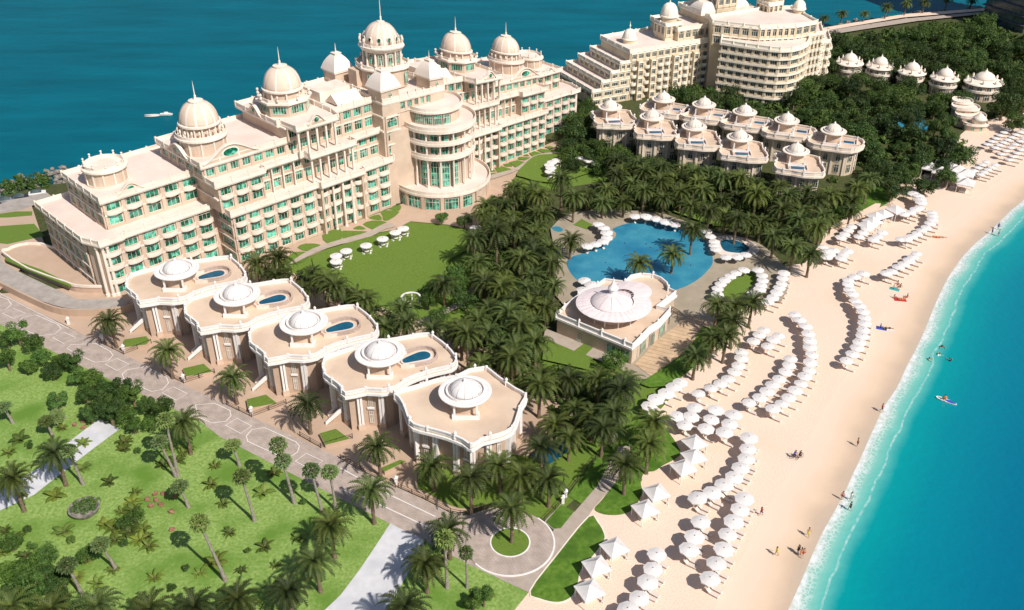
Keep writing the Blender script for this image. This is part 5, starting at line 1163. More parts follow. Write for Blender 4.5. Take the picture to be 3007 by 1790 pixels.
# dark bushes
gB='dark round bushes along the road'
bl=[(4,40,960),(4,130,950),(4,240,1000),(4,50,1130),(4,200,1150),(4,290,1090),(4,440,1110),(4,370,1190),(4,530,1150),(4,560,1230),(4,670,1270),(4,620,1370),(4,760,1330),(4,880,1330),(4,960,1380),(4,700,1450),(4,830,1430),(4,1060,1440),(4,410,1400),(7,650,50),(7,960,120),(7,1100,100),(7,1190,50),(7,800,60),(7,900,40)]
for k,(i,x,y) in enumerate(bl):
    p=TG(i,x,y,2.6); put(BUSH,p[0],p[1],'%s dense round bush counting down the park side of the road'%ORD[k],gB,1.15)
bl=[(60,1200),(180,1160),(350,1290),(440,1240),(250,1370),(80,1330),(420,1390),(150,1260),(300,1180)]
for k,(x,y) in enumerate(bl):
    p=TG(7,x,y,2.6); put(BUSH,p[0],p[1],'%s bush of the dark clump in the lower left park'%ORD[k],'dark bushes in the lower left park',1.1)
# fan palms: base and crown given
fp=[((1740,440),(1680,285),'beside the road at the top of the park'),((2140,715),(1990,270),'tallest by the road edge'),((2130,700),(2040,400),'lower crown beside the tallest road edge palm'),((2345,795),(2240,470),'left of a pair near the road'),((2440,760),(2390,480),'right of a pair near the road'),((1850,840),(1740,515),'in the middle of the open lawn'),((1370,740),(1290,585),'right of the red rocks'),((1640,1275),(1400,840),'tall and leaning over the lower lawn'),((845,1190),(700,1010),'below the round planter'),((1280,520),(1130,265),'near the top with a yellow base'),((1295,515),(1200,100),'with a tall grey trunk in front of the dark palm'),((605,575),(480,330),'next to the upper park path'),((470,90),(330,150),'upper left beside the path'),((95,130),(10,10),'on the left edge'),((600,1380),(470,1160),'in front of the dark clump'),((385,230),(330,110),'above the leaning date palm')]
for (bx,by),(cx_,cy_),l in fp:
    k=0 if abs(by-cy_)<230 else 1; b0=TG(7,bx,by); best=None
    for j in range(30,120):
        z=j/10; q=TG(7,cx_,cy_,z); d=(q[0]-b0[0])**2+(q[1]-b0[1])**2
        if best is None or d<best[0]: best=(d,z,q)
    z=best[1]; q=best[2]; o=FAN[k].put((b0[0],b0[1],0),0,(1.25,1.25,z/FH[k]),'fan palm '+l,'fan palms on the park lawn')
    dx,dy=q[0]-b0[0],q[1]-b0[1]; o.rotation_euler=(math.atan2(-dy,z)*.7,math.atan2(dx,z)*.7,0)
for (x,y),l in (((760,1060),'left of two over the grey path end'),((910,1060),'right of two over the grey path end')):
    p=TG(8,x,y,7.5); FAN[0].put((p[0],p[1],0),.4,1.3 if x<800 else .95,'fan palm '+l,'fan palms on the park lawn')
pl=[(790,540),(400,640),(1560,430),(1530,560),(1910,620),(1670,910),(1920,1010),(1570,1120),(1120,1240),(1280,390),(960,680),(880,830),(1010,960),(460,900),(1330,330),(900,250),(140,230),(450,150),(1990,480),(960,740),(880,760),(1080,1010),(940,900),(30,900),(600,260),(1240,300),(1060,940),(820,880),(60,1000),(180,1080)]
WHERE=['centre left below the upper path','left of the round planter','beside the highest fan palm','small, below the brown bush','right half near the pair of palms','right of the leaning fan palm','far right below the shadows','at the foot of the leaning fan palm','low centre with pale leaves','near the yellow trunk','left of the red rocks','right of the round planter','below the red rocks','below the round planter left','at the base of the top date palm','by the dark bushes top centre','upper left above the path','upper left by the red stones','under the road edge palms','in the clump left of the red rocks','in the clump near the planter','right end of the middle clump','middle of the central clump','on the left edge','beside the upper path left','by the twin grey trunks','lower middle clump','planter side of the central clump','left edge above the dark clump','above the dark clump']
for k,(x,y) in enumerate(pl):
    p=TG(7,x,y,.6); put(PLANT,p[0],p[1],'leafy park plant '+WHERE[k],'leafy plants scattered on the park lawn',1.35,k%3)
for k,(x,y) in enumerate([(1080,1340),(960,1440),(1040,1420)]):
    p=TG(8,x,y,1.2); put(PLANT if k==0 else BUSH,p[0],p[1],['spiky plant on the grass below the turning circle','left green bush at the bottom below the turning circle','right green bush at the bottom below the turning circle'][k],'plants below the turning circle',1. if k==0 else .8)
xp=[(700,700),(760,850),(830,960),(900,1000),(980,620),(1040,880),(240,1040),(560,1230),(620,1120),(520,980),(20,1050),(110,960),(200,900),(1180,420),(1380,300),(1000,330),(900,300),(1450,1200),(1800,1050),(1620,700),(60,330),(220,300),(600,440),(160,640),(1350,1180),(700,1280),(820,1180),(2200,700),(2180,950),(2000,1150),(1250,1330),(1750,1180)]
for k,(x,y) in enumerate(xp):
    p=TG(7,x,y,.6); put(PLANT if k%3 else BUSH,p[0],p[1],('low leafy plant' if k%3 else 'small round shrub')+' scattered among the park palms','plants scattered among the park palms' if k%3 else 'small shrubs among the park palms',1.15 if k%3 else .38)
for k,(x,y) in enumerate([(330,1060),(60,960),(880,800),(960,760),(620,1040)]):
    p=TG(7,x,y,3.); put(LTREE,p[0],p[1],'leafy small tree on the park lawn, '+['above the dark clump','on the left edge','left of the middle clump','right of the middle clump','below the round planter'][k],'small leafy trees on the park lawn',.62)
# rocks
for k,(x,y) in enumerate([(1190,640),(1130,640),(1135,685),(1170,720),(1095,725),(1070,680),(1245,770),(1250,900),(540,140),(600,118),(605,160),(1270,660)]):
    p=TG(7,x,y,.2); b=MB(); b.blob((0,0,.22),(.55,.42,.42),k,6,0,.22); o=b.build('rock',redrock,loc=(0,0,0)); o.location=(p[0],p[1],0); o.rotation_euler=(0,0,k)
    tag(o,'reddish rock on the park grass, '+['upper right of the cluster','upper left of the cluster','centre of the cluster','lower right of the cluster','lower left of the cluster','left end of the cluster','alone below the cluster','dark one by the leaning palm','large one near the upper path','upper of two beside the path','lower of two beside the path','under the fan palm crown'][k],'rock',group='reddish rocks on the park grass')
p=TG(7,620,770,0); t=thing('mound_planter','large round stone planter overgrown with green plants on the park lawn','planter',(0,0,0)); MB().lathe([(2.0,0),(2.3,.5),(2.5,1.),(2.2,1.05),(2.0,.9),(.1,1.3)],(0,0),20).build('stone_bowl',rockm,t)
b=MB(); rd=random.Random(5)
for k in range(14): a=k*2.4; leafball(b,rd,(1.5*math.sqrt(k/14)*math.cos(a)*1.2,1.5*math.sqrt(k/14)*math.sin(a)*1.2,1.3),.6,70,.12)
b.build('plants',shrubl,t); t.location=p
# shore rocks left, far-off coast
b=MB(); rd=random.Random(9)
for pth,n,s in (([(-200,500),(0,458),(60,440),(120,425),(180,430),(260,415)],240,1.1),([(1990,78),(2150,46),(2300,30),(2440,17)],150,1.5),([(260,415),(420,370),(700,290),(1340,165)],160,1.2)):
    w_=[DG(*q_)[:2] for q_ in pth]; w_=resample(w_,3)
    for _ in range(n):
        x,y=w_[rd.randrange(len(w_))]; s_=s*rd.uniform(.4,1.1); b.blob((x+rd.gauss(0,2.2),y+rd.gauss(0,2.2)+1,rd.uniform(-1.5,-.2)),(s_,s_*.8,s_*.7),rd.randrange(999),5,0,.25)
o=b.build('rocky_shore',rockm); o['kind']='stuff'
rd=random.Random(12)
cp=[(t_,) for t_ in ()]
q=resample([DG(*p)[:2] for p in ((2005,70),(2100,55),(2200,43),(2300,30),(2420,16))],9)
for k,(x,y) in enumerate(q[:29]): 
    put(SPALM,x+rd.uniform(-1,1),y+rd.uniform(-1.5,3),'small palm on the far coast road, %s from the left'%ORD[k],'palms along the far coast road',.95,rd=rd)
# ================= PARASOLS, LOUNGERS, TENTS =================
def parasol(r=1.6,n=8,h=2.45,flat=.36,name='beach_parasol',table=False):
    t=thing(name,'parasol','parasol',(0,0,0)); b=MB()
    b.tube([(0,0,0),(0,0,h+flat)],.04,6); b.build('pole',white,t)
    b=MB(); N=n; rings=[(0,h+flat),(r*.5,h+flat*.62),(r,h),(r*.985,h-.2)]
    vs=[(0,0,rings[0][1])]
    for rr,z in rings[1:]:
        for k in range(N*2):
            a=PI*k/N+.2; q=1. if k%2==0 else math.cos(PI/N)*(.985); vs.append((rr*q*math.cos(a),rr*q*math.sin(a),z-(0 if k%2==0 else -.03*rr)))
    M=2*N; fs=[(0,1+k,1+(k+1)%M) for k in range(M)]
    for i in range(2): fs+=[(1+i*M+k,1+i*M+(k+1)%M,1+(i+1)*M+(k+1)%M,1+(i+1)*M+k) for k in range(M)]
    b.add(vs,fs); c=b.build('canopy',canvas,t)
    MB().lathe([(.09,h+flat-.02),(.09,h+flat+.06),(.03,h+flat+.14)],(0,0),6).build('finial',barkg,t)
    if not table:
        for k in range(8): 
            a=2*PI*k/8+.2; 
        q=MB()
        for k in range(0,8): a=2*PI*k/8+.2; q.tube([(0,0,h-.1),(r*.9*math.cos(a),r*.9*math.sin(a),h+.02)],.015,3)
        q.build('ribs',barkg,t)
    return t
def lounger():
    t=thing('sun_lounger','lounger','sun lounger',(0,0,0)); b=MB()
    b.box(.2,0,.28,1.35,.66,.1); F_=[(-.48,-.33,.3),(-.48,.33,.3),(-1.05,.33,.72),(-1.05,-.33,.72)]
    b.add(F_+[(x,y,z+.1) for x,y,z in F_],[(0,1,2,3),(4,5,6,7),(0,1,5,4),(1,2,6,5),(2,3,7,6),(3,0,4,7)]); b.build('cushion',cushion,t)
    MB().box(.05,0,.2,1.75,.6,.07).build('frame',white,t)
    for x,y in ((-.7,-.26),(-.7,.26),(.8,-.26),(.8,.26)): MB().box(x,y,0,.07,.07,.2).build('leg',white,t)
    return t
PAR=Proto(parasol()); LNG=Proto(lounger()); LC=[0]
def rows(name,pts,conv,group,lng=1,h=2.5,off=0.):
    for k,(i,x,y) in enumerate(pts):
        p=TG(i,x,y,h); l='%s white parasol of %s'%(ORD[k],name)
        o=PAR.put((p[0],p[1],0),random.uniform(0,.8),random.uniform(.93,1.04)*(.9 if i==6 else 1.),l,group); o.rotation_euler[0]=random.gauss(0,.035); o.rotation_euler[1]=random.gauss(0,.035)
        for j in range(lng):
            if LC[0]>=298: break
            LC[0]+=1; a=R(-36)+random.uniform(-.05,.05); s=(j-.5*(lng-1))*1.0
            LNG.put((p[0]+.95*math.cos(a)-s*math.sin(a),p[1]+.95*math.sin(a)+s*math.cos(a),.03),a,None,'sun lounger%s under the %s parasol of %s'%(['',' (sea side)'][0],ORD[k],name),'sun loungers under beach parasols')
def r6(l,i=6): return [(i,x,y) for x,y in l]
gP='white beach parasols'
rows('the long curved row nearest the sea',r6([(1715,345),(1688,372),(1655,398),(1618,424),(1580,450),(1537,474),(1490,492),(1325,495),(1265,513),(1215,540),(1212,568),(1225,610),(1245,642),(1270,690),(1300,730),(1325,770),(1337,812),(1335,857),(1330,900),(1320,945),(1300,990),(1280,1035),(1245,1078),(1205,1120)]),0,gP)
rows('the outer curve of the middle rows',r6([(830,790),(865,830),(905,878),(925,930),(935,980),(940,1030),(945,1080),(940,1135),(930,1190),(905,1240),(870,1290),(830,1340),(785,1390),(735,1435),(670,1475)]),0,gP)
rows('the inner curve of the middle rows',r6([(800,1110),(785,1155),(755,1205),(715,1255),(670,1305),(625,1350),(570,1395),(495,1425)]),0,gP)
rows('the row curving below the deck palms',r6([(440,1062),(440,1110),(420,1158),(385,1210),(345,1255),(290,1290),(220,1325),(130,1360)])+r6([(2470,1285),(2425,1325),(2360,1370),(2290,1410),(2240,1455)],5),0,gP)
rows('the small cluster below the oval lawn palms',r6([(605,900),(570,938),(530,983),(712,940),(670,975),(635,1017)]),0,gP)
rows('the left file of the upper triple block',r6([(1240,150),(1215,176),(1190,204),(1160,232)]),0,gP)
rows('the middle file of the upper triple block',r6([(1345,170),(1320,194),(1295,222)]),0,gP)
rows('the right file of the upper triple block',r6([(1460,195),(1432,220),(1400,245)]),0,gP)
rows('the upper outer curve toward the sea',r6([(1825,50),(1832,75),(1830,102),(1810,130),(1780,158),(1750,180),(1715,200),(1680,220),(1640,240),(1598,240)]),0,gP)
rows('the top curved row by the upper lawn',r6([(1690,1405),(1722,1422),(1742,1445),(1745,1468)],3)+r6([(1735,10),(1705,30),(1670,50),(1625,62)]),0,gP)
rows('the left file below the pool palms',r6([(1030,300),(1065,335),(1060,370)]),0,gP)
rows('the right file below the pool palms',r6([(1112,322),(1088,350),(1212,330),(1182,352),(1160,385)]),0,gP)
gQ='white parasols on the pool terrace'
rows('the left arc round the oval lawn',r6([(455,468),(400,488),(355,513),(320,540),(288,568),(265,602),(262,643)]),0,gQ,0)
rows('the right arc round the oval lawn',r6([(565,467),(595,505),(595,542),(583,577),(570,612),(525,640)]),0,gQ,0)
rows('the straight file between oval lawn and sand',r6([(750,490),(740,525),(730,562),(715,597),(695,632),(668,665),(630,697)]),0,gQ,1)
rows('the file between main and small pool',r6([(190,185),(215,222),(240,258),(245,287),(255,318)]),0,gQ,0)
rows('the trio below the small pool',r6([(330,373),(410,370),(470,357)]),0,gQ,0)
rows('the row along the far pool edge',r6([(2140,80),(2215,85),(2290,100),(2360,125),(2430,140)],5),0,gQ,1)
rows('the arc on the left pool peninsula',r6([(1870,140),(1910,170),(1935,205),(1935,235),(1910,265),(1855,283),(1790,297)],5),0,gQ,1)
rows('the trio between pool and pavilion',r6([(1775,545),(1825,578),(1760,618)],5),0,gQ,1)
rows('the upper front curve by the tents',r6([(495,235),(490,308),(475,383),(435,453),(383,518),(315,577),(225,632),(130,675)],9),0,gP,2)
rows('the lower front curve nearest the sea',r6([(460,675),(425,750),(385,840),(340,935),(305,1045),(260,1150),(215,1255)],9),0,gP,2)
rows('the short file beside the lower front curve',r6([(145,845),(95,950),(50,1050)],9),0,gP,2)
rows('the bottom file below the tents',r6([(2295,1075),(2270,1180),(2230,1285),(2170,1395),(2095,1480),(2020,1570)],8),0,gP,2)
rows('the diamond block above the tents',r6([(105,10),(245,30),(385,70),(70,75),(215,97),(355,130),(30,135),(180,165),(320,195),(-30,70)],9),0,gP,1)
# far right sunbed rows
def C3(x,y,z=0): return G(2500+x/2.968,150+y/2.968,z)
rd=random.Random(3)
for k,((a,b_),n) in enumerate([(((1400,675),(1180,830)),7),(((1500,700),(1250,860)),8),(((1505,775),(1300,915)),6),(((1505,850),(1370,965)),5),(((1170,985),(1060,1060)),4),(((1250,1010),(1120,1095)),5),(((1640,700),(1510,790)),4)]):
    for j in range(n):
        f=j/(n-1); p=C3(a[0]+(b_[0]-a[0])*f,a[1]+(b_[1]-a[1])*f,1.); 
        PAR.put((p[0],p[1],0),rd.uniform(0,6),.72,'%s small parasol from the top of %s row on the far beach'%(ORD[j],ORD[k]),'small parasols on the far beach')
        if LC[0]<300: LC[0]+=1; LNG.put((p[0]+1,p[1]-.8,.03),R(-36),None,'lounger by the %s parasol of %s row on the far beach'%(ORD[j],ORD[k]),'loungers on the far beach')
# tents
def tent():
    t=thing('cabana','tent','cabana',(0,0,0)); w=1.5; b=MB(); n=6; vs=[];fs=[]
    for k in range(n+1):
        f=k/n; q=w*1.12*(1-f)+.02; z=2.15+1.15*(f**1.35)
        for a,c in ((-1,-1),(1,-1),(1,1),(-1,1)): vs.append((a*q,c*q,z))
    for k in range(n):
        for j in range(4): fs.append((4*k+j,4*k+(j+1)%4,4*k+4+(j+1)%4,4*k+4+j))
    b.add(vs,fs); o=len(b.v)
    b.add([(a*w*1.12,c*w*1.12,z) for z in (2.15,1.93) for a,c in ((-1,-1),(1,-1),(1,1),(-1,1))],[(j,(j+1)%4,4+(j+1)%4,4+j) for j in range(4)])
    b.build('canopy',canvas,t)
    for a,c in ((-1,-1),(1,-1),(1,1),(-1,1)): MB().box(a*w,c*w,0,.09,.09,2.1).build('post',white,t)
    MB().box(0,.3,.0,1.9,1.3,.35).box(0,.3,.35,1.85,1.25,.14).build('daybed',cushion,t)
    b=MB(); strip_leaf(b,[(w,-w+.1,2.),(w-.1,-w+.25,1.2),(w,-w+.1,.4)],[.3,.12,.3]); b.build('curtain',canvas,t); return t
TN=Proto(tent())
tl=['upper of a pair beside the upper seaside lawn','lower of a pair beside the upper seaside lawn','highest of three beside the lower seaside lawn','middle of three beside the lower seaside lawn','lowest of three beside the lower seaside lawn','top of three by the diamond block of parasols','middle of three by the diamond block of parasols','bottom of three by the diamond block of parasols']
for k,(i,x,y) in enumerate([(8,2295,610),(8,2215,730),(8,1990,1010),(8,1860,1145),(8,1810,1320),(9,100,250),(9,95,350),(9,20,430)]):
    p=TG(i,x,y,2.7); TN.put((p[0],p[1],0),R(24+3*k%9),None,'white peaked tent, '+tl[k],'white peaked cabana tents')
for k,(x,y) in enumerate([(1470,58),(1415,75),(1390,112),(1560,28),(1350,140)]):
    p=TG(6,x,y,2.7); TN.put((p[0],p[1],0),R(30),1.1,'white peaked tent by the upper lawn, %s from the right'%ORD[[1,2,3,0,4][k]],'white tents by the upper lawn')
hut=[(800,985),(860,1010),(930,1040),(1000,1070),(780,1050),(850,1080),(920,1110),(1000,1150),(690,1015),(950,930)]
for k,(x,y) in enumerate(hut):
    p=C3(x,y,2.5); TN.put((p[0],p[1],0),R(60),1.25,'pale beach hut at the edge of the far woods, %s from the left'%ORD[sorted(range(10),key=lambda j:hut[j][0]).index(k)],'pale huts on the far beach')
# lawn tables under round parasols
tp_=parasol(1.45,16,2.2,.26,'table_parasol',True); 
MB().lathe([(.04,.7),(.6,.7),(.6,.75),(.04,.76)],(0,0),14).build('table',white,tp_)
TP=Proto(tp_)
ch=thing('chair','chair','chair',(0,0,0)); MB().box(0,0,.4,.5,.5,.08).build('seat',white,ch); MB().box(0,.24,.48,.5,.06,.45).build('backrest',white,ch)
for x,y in ((-.2,-.2),(.2,-.2),(-.2,.2),(.2,.2)): MB().box(x,y,0,.05,.05,.4).build('leg',white,ch)
CH=Proto(ch)
tb=[(5,455,172,'highest on the big lawn edge'),(5,398,200,'second highest on the big lawn edge'),(5,305,247,'third along the big lawn edge'),(5,185,295,'fourth along the big lawn edge'),(5,40,335,'fifth along the big lawn edge'),(4,2440,370,'upper of the two at the low end of the lawn'),(4,2440,410,'lower of the two at the low end of the lawn'),(5,980,165,'alone at the grove side of the big lawn'),(2,1570,1160,'highest on the far lawn'),(2,1535,1175,'second highest on the far lawn'),(2,1515,1195,'third on the far lawn'),(2,1525,1216,'fourth on the far lawn'),(2,1520,1242,'lowest on the far lawn'),(2,1740,1146,'left of three beside the far grove'),(2,1797,1162,'middle of three beside the far grove'),(2,1857,1180,'right of three beside the far grove')]
for i,x,y,l in tb:
    p=TG(i,x,y,2.3); TP.put((p[0],p[1],.03),0,None,'round white table parasol '+l,'round table parasols on the lawns')
    for j,a in enumerate((.6,2.4,4.2,5.6)): CH.put((p[0]+1.15*math.cos(a),p[1]+1.15*math.sin(a),.06),a-PI/2,None,'chair at the table parasol '+l,'white chairs at the lawn tables')
# ================= PEOPLE =================
skin=mat('skin',(.42,.22,.13),(.48,.26,.16),6.,.6)
hairm=mat('hair',(.03,.018,.012),None,rough=.6)
def cloth(n,c): return mat(n,c,tuple(x*.85 for x in c),5.,.85)
CL={'blue':cloth('blue_cloth',(.05,.10,.45)),'yellow':cloth('yellow_cloth',(.65,.6,.05)),'white':cloth('white_cloth',(.8,.8,.78)),'dark':cloth('dark_cloth',(.02,.02,.03)),'red':cloth('red_cloth',(.5,.05,.04)),'orange':cloth('orange_cloth',(.8,.25,.04)),'purple':cloth('purple_cloth',(.15,.10,.35)),'teal':cloth('teal_cloth',(.05,.4,.4))}
BASE=dict(pelvis=(0,0,.95),belly=(0,0,1.13),chest=(0,0,1.33),nb=(0,.01,1.47),nk=(0,0,1.53),head=(0,-.015,1.645),top=(0,0,1.74),nose=(0,-.11,1.63))
def limbs(P):
    for s,n in ((-1,'l'),(1,'r')):
        P.setdefault('sh'+n,(s*.175,0,1.42)); P.setdefault('el'+n,(s*.24,.03,1.14)); P.setdefault('wr'+n,(s*.26,-.05,.89))
        P.setdefault('hip'+n,(s*.09,0,.90)); P.setdefault('kn'+n,(s*.10,-.03,.50)); P.setdefault('an'+n,(s*.10,.02,.09)); P.setdefault('to'+n,(s*.11,-.15,.035))
    return P
RAD=dict(pelvis=(.15,.115),belly=(.125,.10),chest=(.155,.11),nb=(.075,.07),nk=(.055,.055),head=(.08,.098),top=(.06,.07),nose=(.015,.015),sh=(.06,.055),el=(.042,.042),wr=(.03,.026),hip=(.09,.09),kn=(.058,.058),an=(.038,.04),to=(.035,.025),pa=(.036,.018))
def figure(P,name='person',shirt=None,shorts=None,label='p',long_hair=False,skirt=False,lower=True):
    P=limbs(dict(BASE,**P)); t=thing(name,label,'person',(0,0,0)); names=list(P); V=[];E=[];RR=[];ix={}
    def v(n,p,r): ix[n]=len(V); V.append(tuple(p)); RR.append(r if isinstance(r,tuple) else (r,r))
    order=['pelvis','belly','chest','nb','nk','head','top','nose']
    for n in order: v(n,P[n],RAD[n])
    E+=[(0,1),(1,2),(2,3),(3,4),(4,5),(5,6),(5,7)]
    for s,n in ((-1,'l'),(1,'r')):
        for q in ('sh','el','wr'): v(q+n,P[q+n],RAD[q])
        E+=[(2,ix['sh'+n]),(ix['sh'+n],ix['el'+n]),(ix['el'+n],ix['wr'+n])]
        w=Vector(P['wr'+n]); d=(w-Vector(P['el'+n])).normalized(); sd=d.cross(Vector((0,1,0))) ; sd=sd.normalized() if sd.length>.2 else Vector((1,0,0)); nn=d.cross(sd)
        pa=w+d*.075; v('pa'+n,pa,RAD['pa']); E.append((ix['wr'+n],ix['pa'+n]))
        for k,(o_,l_) in enumerate(((-.028,.066),(-.010,.076),(.010,.071),(.027,.056))):
            a=pa+sd*o_+d*.03; b_=a+d*l_*.55+nn*.006; c=b_+d*l_*.45+nn*.018; v('f%s%d'%(n,k),b_,.009); v('g%s%d'%(n,k),c,.008); E+=[(ix['pa'+n],ix['f%s%d'%(n,k)]),(ix['f%s%d'%(n,k)],ix['g%s%d'%(n,k)])]
        a=w+d*.045+sd*.045; v('t'+n,a,.010); E.append((ix['wr'+n],ix['t'+n])); v('u'+n,a+d*.035+sd*.012,.009); E.append((ix['t'+n],ix['u'+n]))
        if lower:
            for q in ('hip','kn','an','to'): v(q+n,P[q+n],RAD[q])
            E+=[(0,ix['hip'+n]),(ix['hip'+n],ix['kn'+n]),(ix['kn'+n],ix['an'+n]),(ix['an'+n],ix['to'+n])]
    me=bpy.data.meshes.new('body'); me.from_pydata(V,E,[]); me.materials.append(skin); o=bpy.data.objects.new('body',me); COL.objects.link(o); o.parent=t
    sm=o.modifiers.new('skin','SKIN'); 
    if not me.skin_vertices: 
        pass
    lay_=me.skin_vertices[0] if len(me.skin_vertices) else None
    if lay_ is None: raise RuntimeError('no skin layer')
    for k,r in enumerate(RR): lay_.data[k].radius=r; lay_.data[k].use_root=(k==0)
    sm.use_smooth_shade=True; o.modifiers.new('sub','SUBSURF').levels=1; o.modifiers['sub'].render_levels=1
    h=Vector(P['head']); tp2=Vector(P['top']); up=(tp2-h).normalized(); fw=(Vector(P['nose'])-h).normalized(); b=MB(); 
    b.blob(tuple(h+up*.035-fw*.03),(.1,.112,.1),3,8,0,.03); 
    if long_hair: b.blob(tuple(h-up*.1-fw*.085),(.08,.05,.15),4,7,0,.05)
    b.build('hair',hairm,t,smooth=True)
    sdv=up.cross(fw).normalized()
    for s in (-1,1): b=MB(); b.blob(tuple(h+fw*.083+sdv*s*.033+up*.012),(.011,.011,.009),1,5,0,0); b.build('eye',hairm,t)
    b=MB(); b.blob(tuple(h+fw*.088-up*.045),(.022,.01,.008),1,5,0,0); b.build('mouth',CL['red'],t)
    if shorts and lower:
        b=MB(); 
        for n in 'lr': b.tube([P['belly'] if 0 else tuple(Vector(P['pelvis']).lerp(Vector(P['hip'+n]),.6)),P['hip'+n],tuple(Vector(P['hip'+n]).lerp(Vector(P['kn'+n]),.25)),tuple(Vector(P['hip'+n]).lerp(Vector(P['kn'+n]),.6))],[.13,.13,.115,.11],9)
        b.tube([tuple(Vector(P['pelvis']).lerp(Vector(P['belly']),.4)),tuple(Vector(P['pelvis']).lerp((Vector(P['hipl'])+Vector(P['hipr']))/2,.7))],[.155,.165],10); b.build('skirt' if skirt else 'shorts',CL[shorts],t,smooth=True)
    if shirt:
        b=MB(); b.tube([tuple(Vector(P['pelvis']).lerp(Vector(P['belly']),.3)),P['belly'],P['chest'],tuple(Vector(P['chest']).lerp(Vector(P['nb']),.75))],[.16,.145,.175,.10],12)
        for n in 'lr': b.tube([tuple(Vector(P['chest']).lerp(Vector(P['sh'+n]),.6)),P['sh'+n],tuple(Vector(P['sh'+n]).lerp(Vector(P['el'+n]),.5))],[.08,.085,.07],8)
        b.build('shirt',CL[shirt],t,smooth=True)
    return t
STAND={}
WALK=dict(knl=(-.09,-.20,.52),anl=(-.09,-.26,.10),tol=(-.09,-.43,.06),knr=(.09,.06,.50),anr=(.09,.36,.16),tor=(.1,.24,.03),ell=(-.25,.14,1.16),wrl=(-.25,.05,.92),elr=(.25,-.10,1.16),wrr=(.22,-.32,1.04))
def sit(z=0): return dict(pelvis=(0,0,.14),belly=(0,.04,.32),chest=(0,.07,.52),nb=(0,.07,.66),nk=(0,.06,.72),head=(0,.04,.83),top=(0,.05,.93),nose=(0,-.07,.82),shl=(-.175,.07,.6),shr=(.175,.07,.6),ell=(-.26,.16,.36),elr=(.26,.16,.36),wrl=(-.28,.3,.14),wrr=(.28,.3,.14),hipl=(-.1,-.02,.12),hipr=(.1,-.02,.12),knl=(-.12,-.38,.42),knr=(.12,-.40,.36),anl=(-.12,-.66,.09),anr=(.12,-.72,.09),tol=(-.12,-.82,.04),tor=(.12,-.88,.05))
def lie(): return dict(pelvis=(0,0,.15),belly=(0,.19,.15),chest=(0,.40,.15),nb=(0,.55,.15),nk=(0,.6,.14),head=(0,.72,.15),top=(0,.82,.15),nose=(0,.72,.26),shl=(-.175,.48,.14),shr=(.175,.48,.14),ell=(-.3,.26,.1),elr=(.32,.5,.1),wrl=(-.33,.03,.08),wrr=(.2,.7,.1),hipl=(-.09,-.05,.13),hipr=(.09,-.05,.13),knl=(-.12,-.42,.2),knr=(.12,-.45,.12),anl=(-.13,-.84,.08),anr=(.15,-.86,.08),tol=(-.16,-.92,.16),tor=(.18,-.95,.16))
def swim(): return dict(pelvis=(0,.3,-.25),belly=(0,.22,-.1),chest=(0,.12,.05),nb=(0,.03,.14),nk=(0,-.02,.18),head=(0,-.06,.28),top=(0,-.05,.38),nose=(0,-.18,.27),shl=(-.18,.05,.1),shr=(.18,.05,.1),ell=(-.4,-.08,.08),elr=(.38,-.15,.1),wrl=(-.45,-.32,.06),wrr=(.35,-.42,.08))
def ride(): return dict(pelvis=(0,.1,.95),belly=(0,.05,1.12),chest=(0,-.03,1.3),nb=(0,-.08,1.43),nk=(0,-.1,1.49),head=(0,-.14,1.6),top=(0,-.13,1.7),nose=(0,-.25,1.58),shl=(-.17,-.06,1.38),shr=(.17,-.06,1.38),ell=(-.22,-.28,1.2),elr=(.22,-.28,1.2),wrl=(-.2,-.5,1.08),wrr=(.2,-.5,1.08),hipl=(-.09,.08,.92),hipr=(.09,.08,.92),knl=(-.1,-.3,.8),knr=(.1,-.22,.6),anl=(-.1,-.18,.45),anr=(.1,.0,.22),tol=(-.1,-.34,.42),tor=(.1,-.15,.2))
def at9(i,x,y,t,rz=0,s=1.06,z=.03): p=TG(i,x,y,z); t.location=(p[0],p[1],z); t.rotation_euler=(0,0,rz); t.scale=(s,)*3
def pp(i,x,y,pose,label,rz=0,z=.03,s=1.08,**k): at9(i,x,y,figure(pose,label=label,**k),rz,s,z)
pp(9,580,800,WALK,'person walking on the sand in blue wrap and red top beside the lower front parasols',R(120),shirt='red',shorts='blue',long_hair=True)
pp(9,922,950,WALK,'lone tanned person in swimwear walking on the sand above the group of three',R(20),shorts='yellow',long_hair=True)
pp(9,690,1090,WALK,'person in bright yellow skirt striding on the sand, bottom left walker',R(100),shorts='yellow',shirt='yellow')
pp(9,848,1075,STAND,'dark haired person on the left of the trio close to the waterline',R(200),shorts='dark',shirt='dark',long_hair=True)
pp(9,868,1095,WALK,'middle person of the trio close to the waterline in orange',R(190),shorts='orange',long_hair=True)
pp(9,885,1100,WALK,'right person of the trio close to the waterline',R(180),shorts='red')
pp(9,1278,295,STAND,'tanned person standing at the sea edge in the middle of the foam',R(90),shorts='dark')
pp(9,1168,685,STAND,'person in red standing in the shallow foam, left of the pair',R(160),shorts='red',z=-.1)
pp(9,1232,690,WALK,'person in white wading in the shallow foam, right of the pair',R(150),shorts='white',shirt='white',z=-.15)
pp(9,1225,762,WALK,'person in black swimsuit running through the shallow water',R(250),shorts='dark',shirt='dark',z=-.12)
pp(9,1455,45,WALK,'person in dark red bending at the upper waterline',R(60),shorts='dark',shirt='red',z=0)
pp(6,2255,215,STAND,'left of three bathers in the far foam',R(100),shorts='purple',z=-.1)
pp(6,2300,180,STAND,'top of three bathers in the far foam',R(140),shorts='purple',shirt='purple',z=-.12)
pp(6,2302,230,STAND,'lowest of three bathers in the far foam',R(220),shorts='blue',z=-.12)
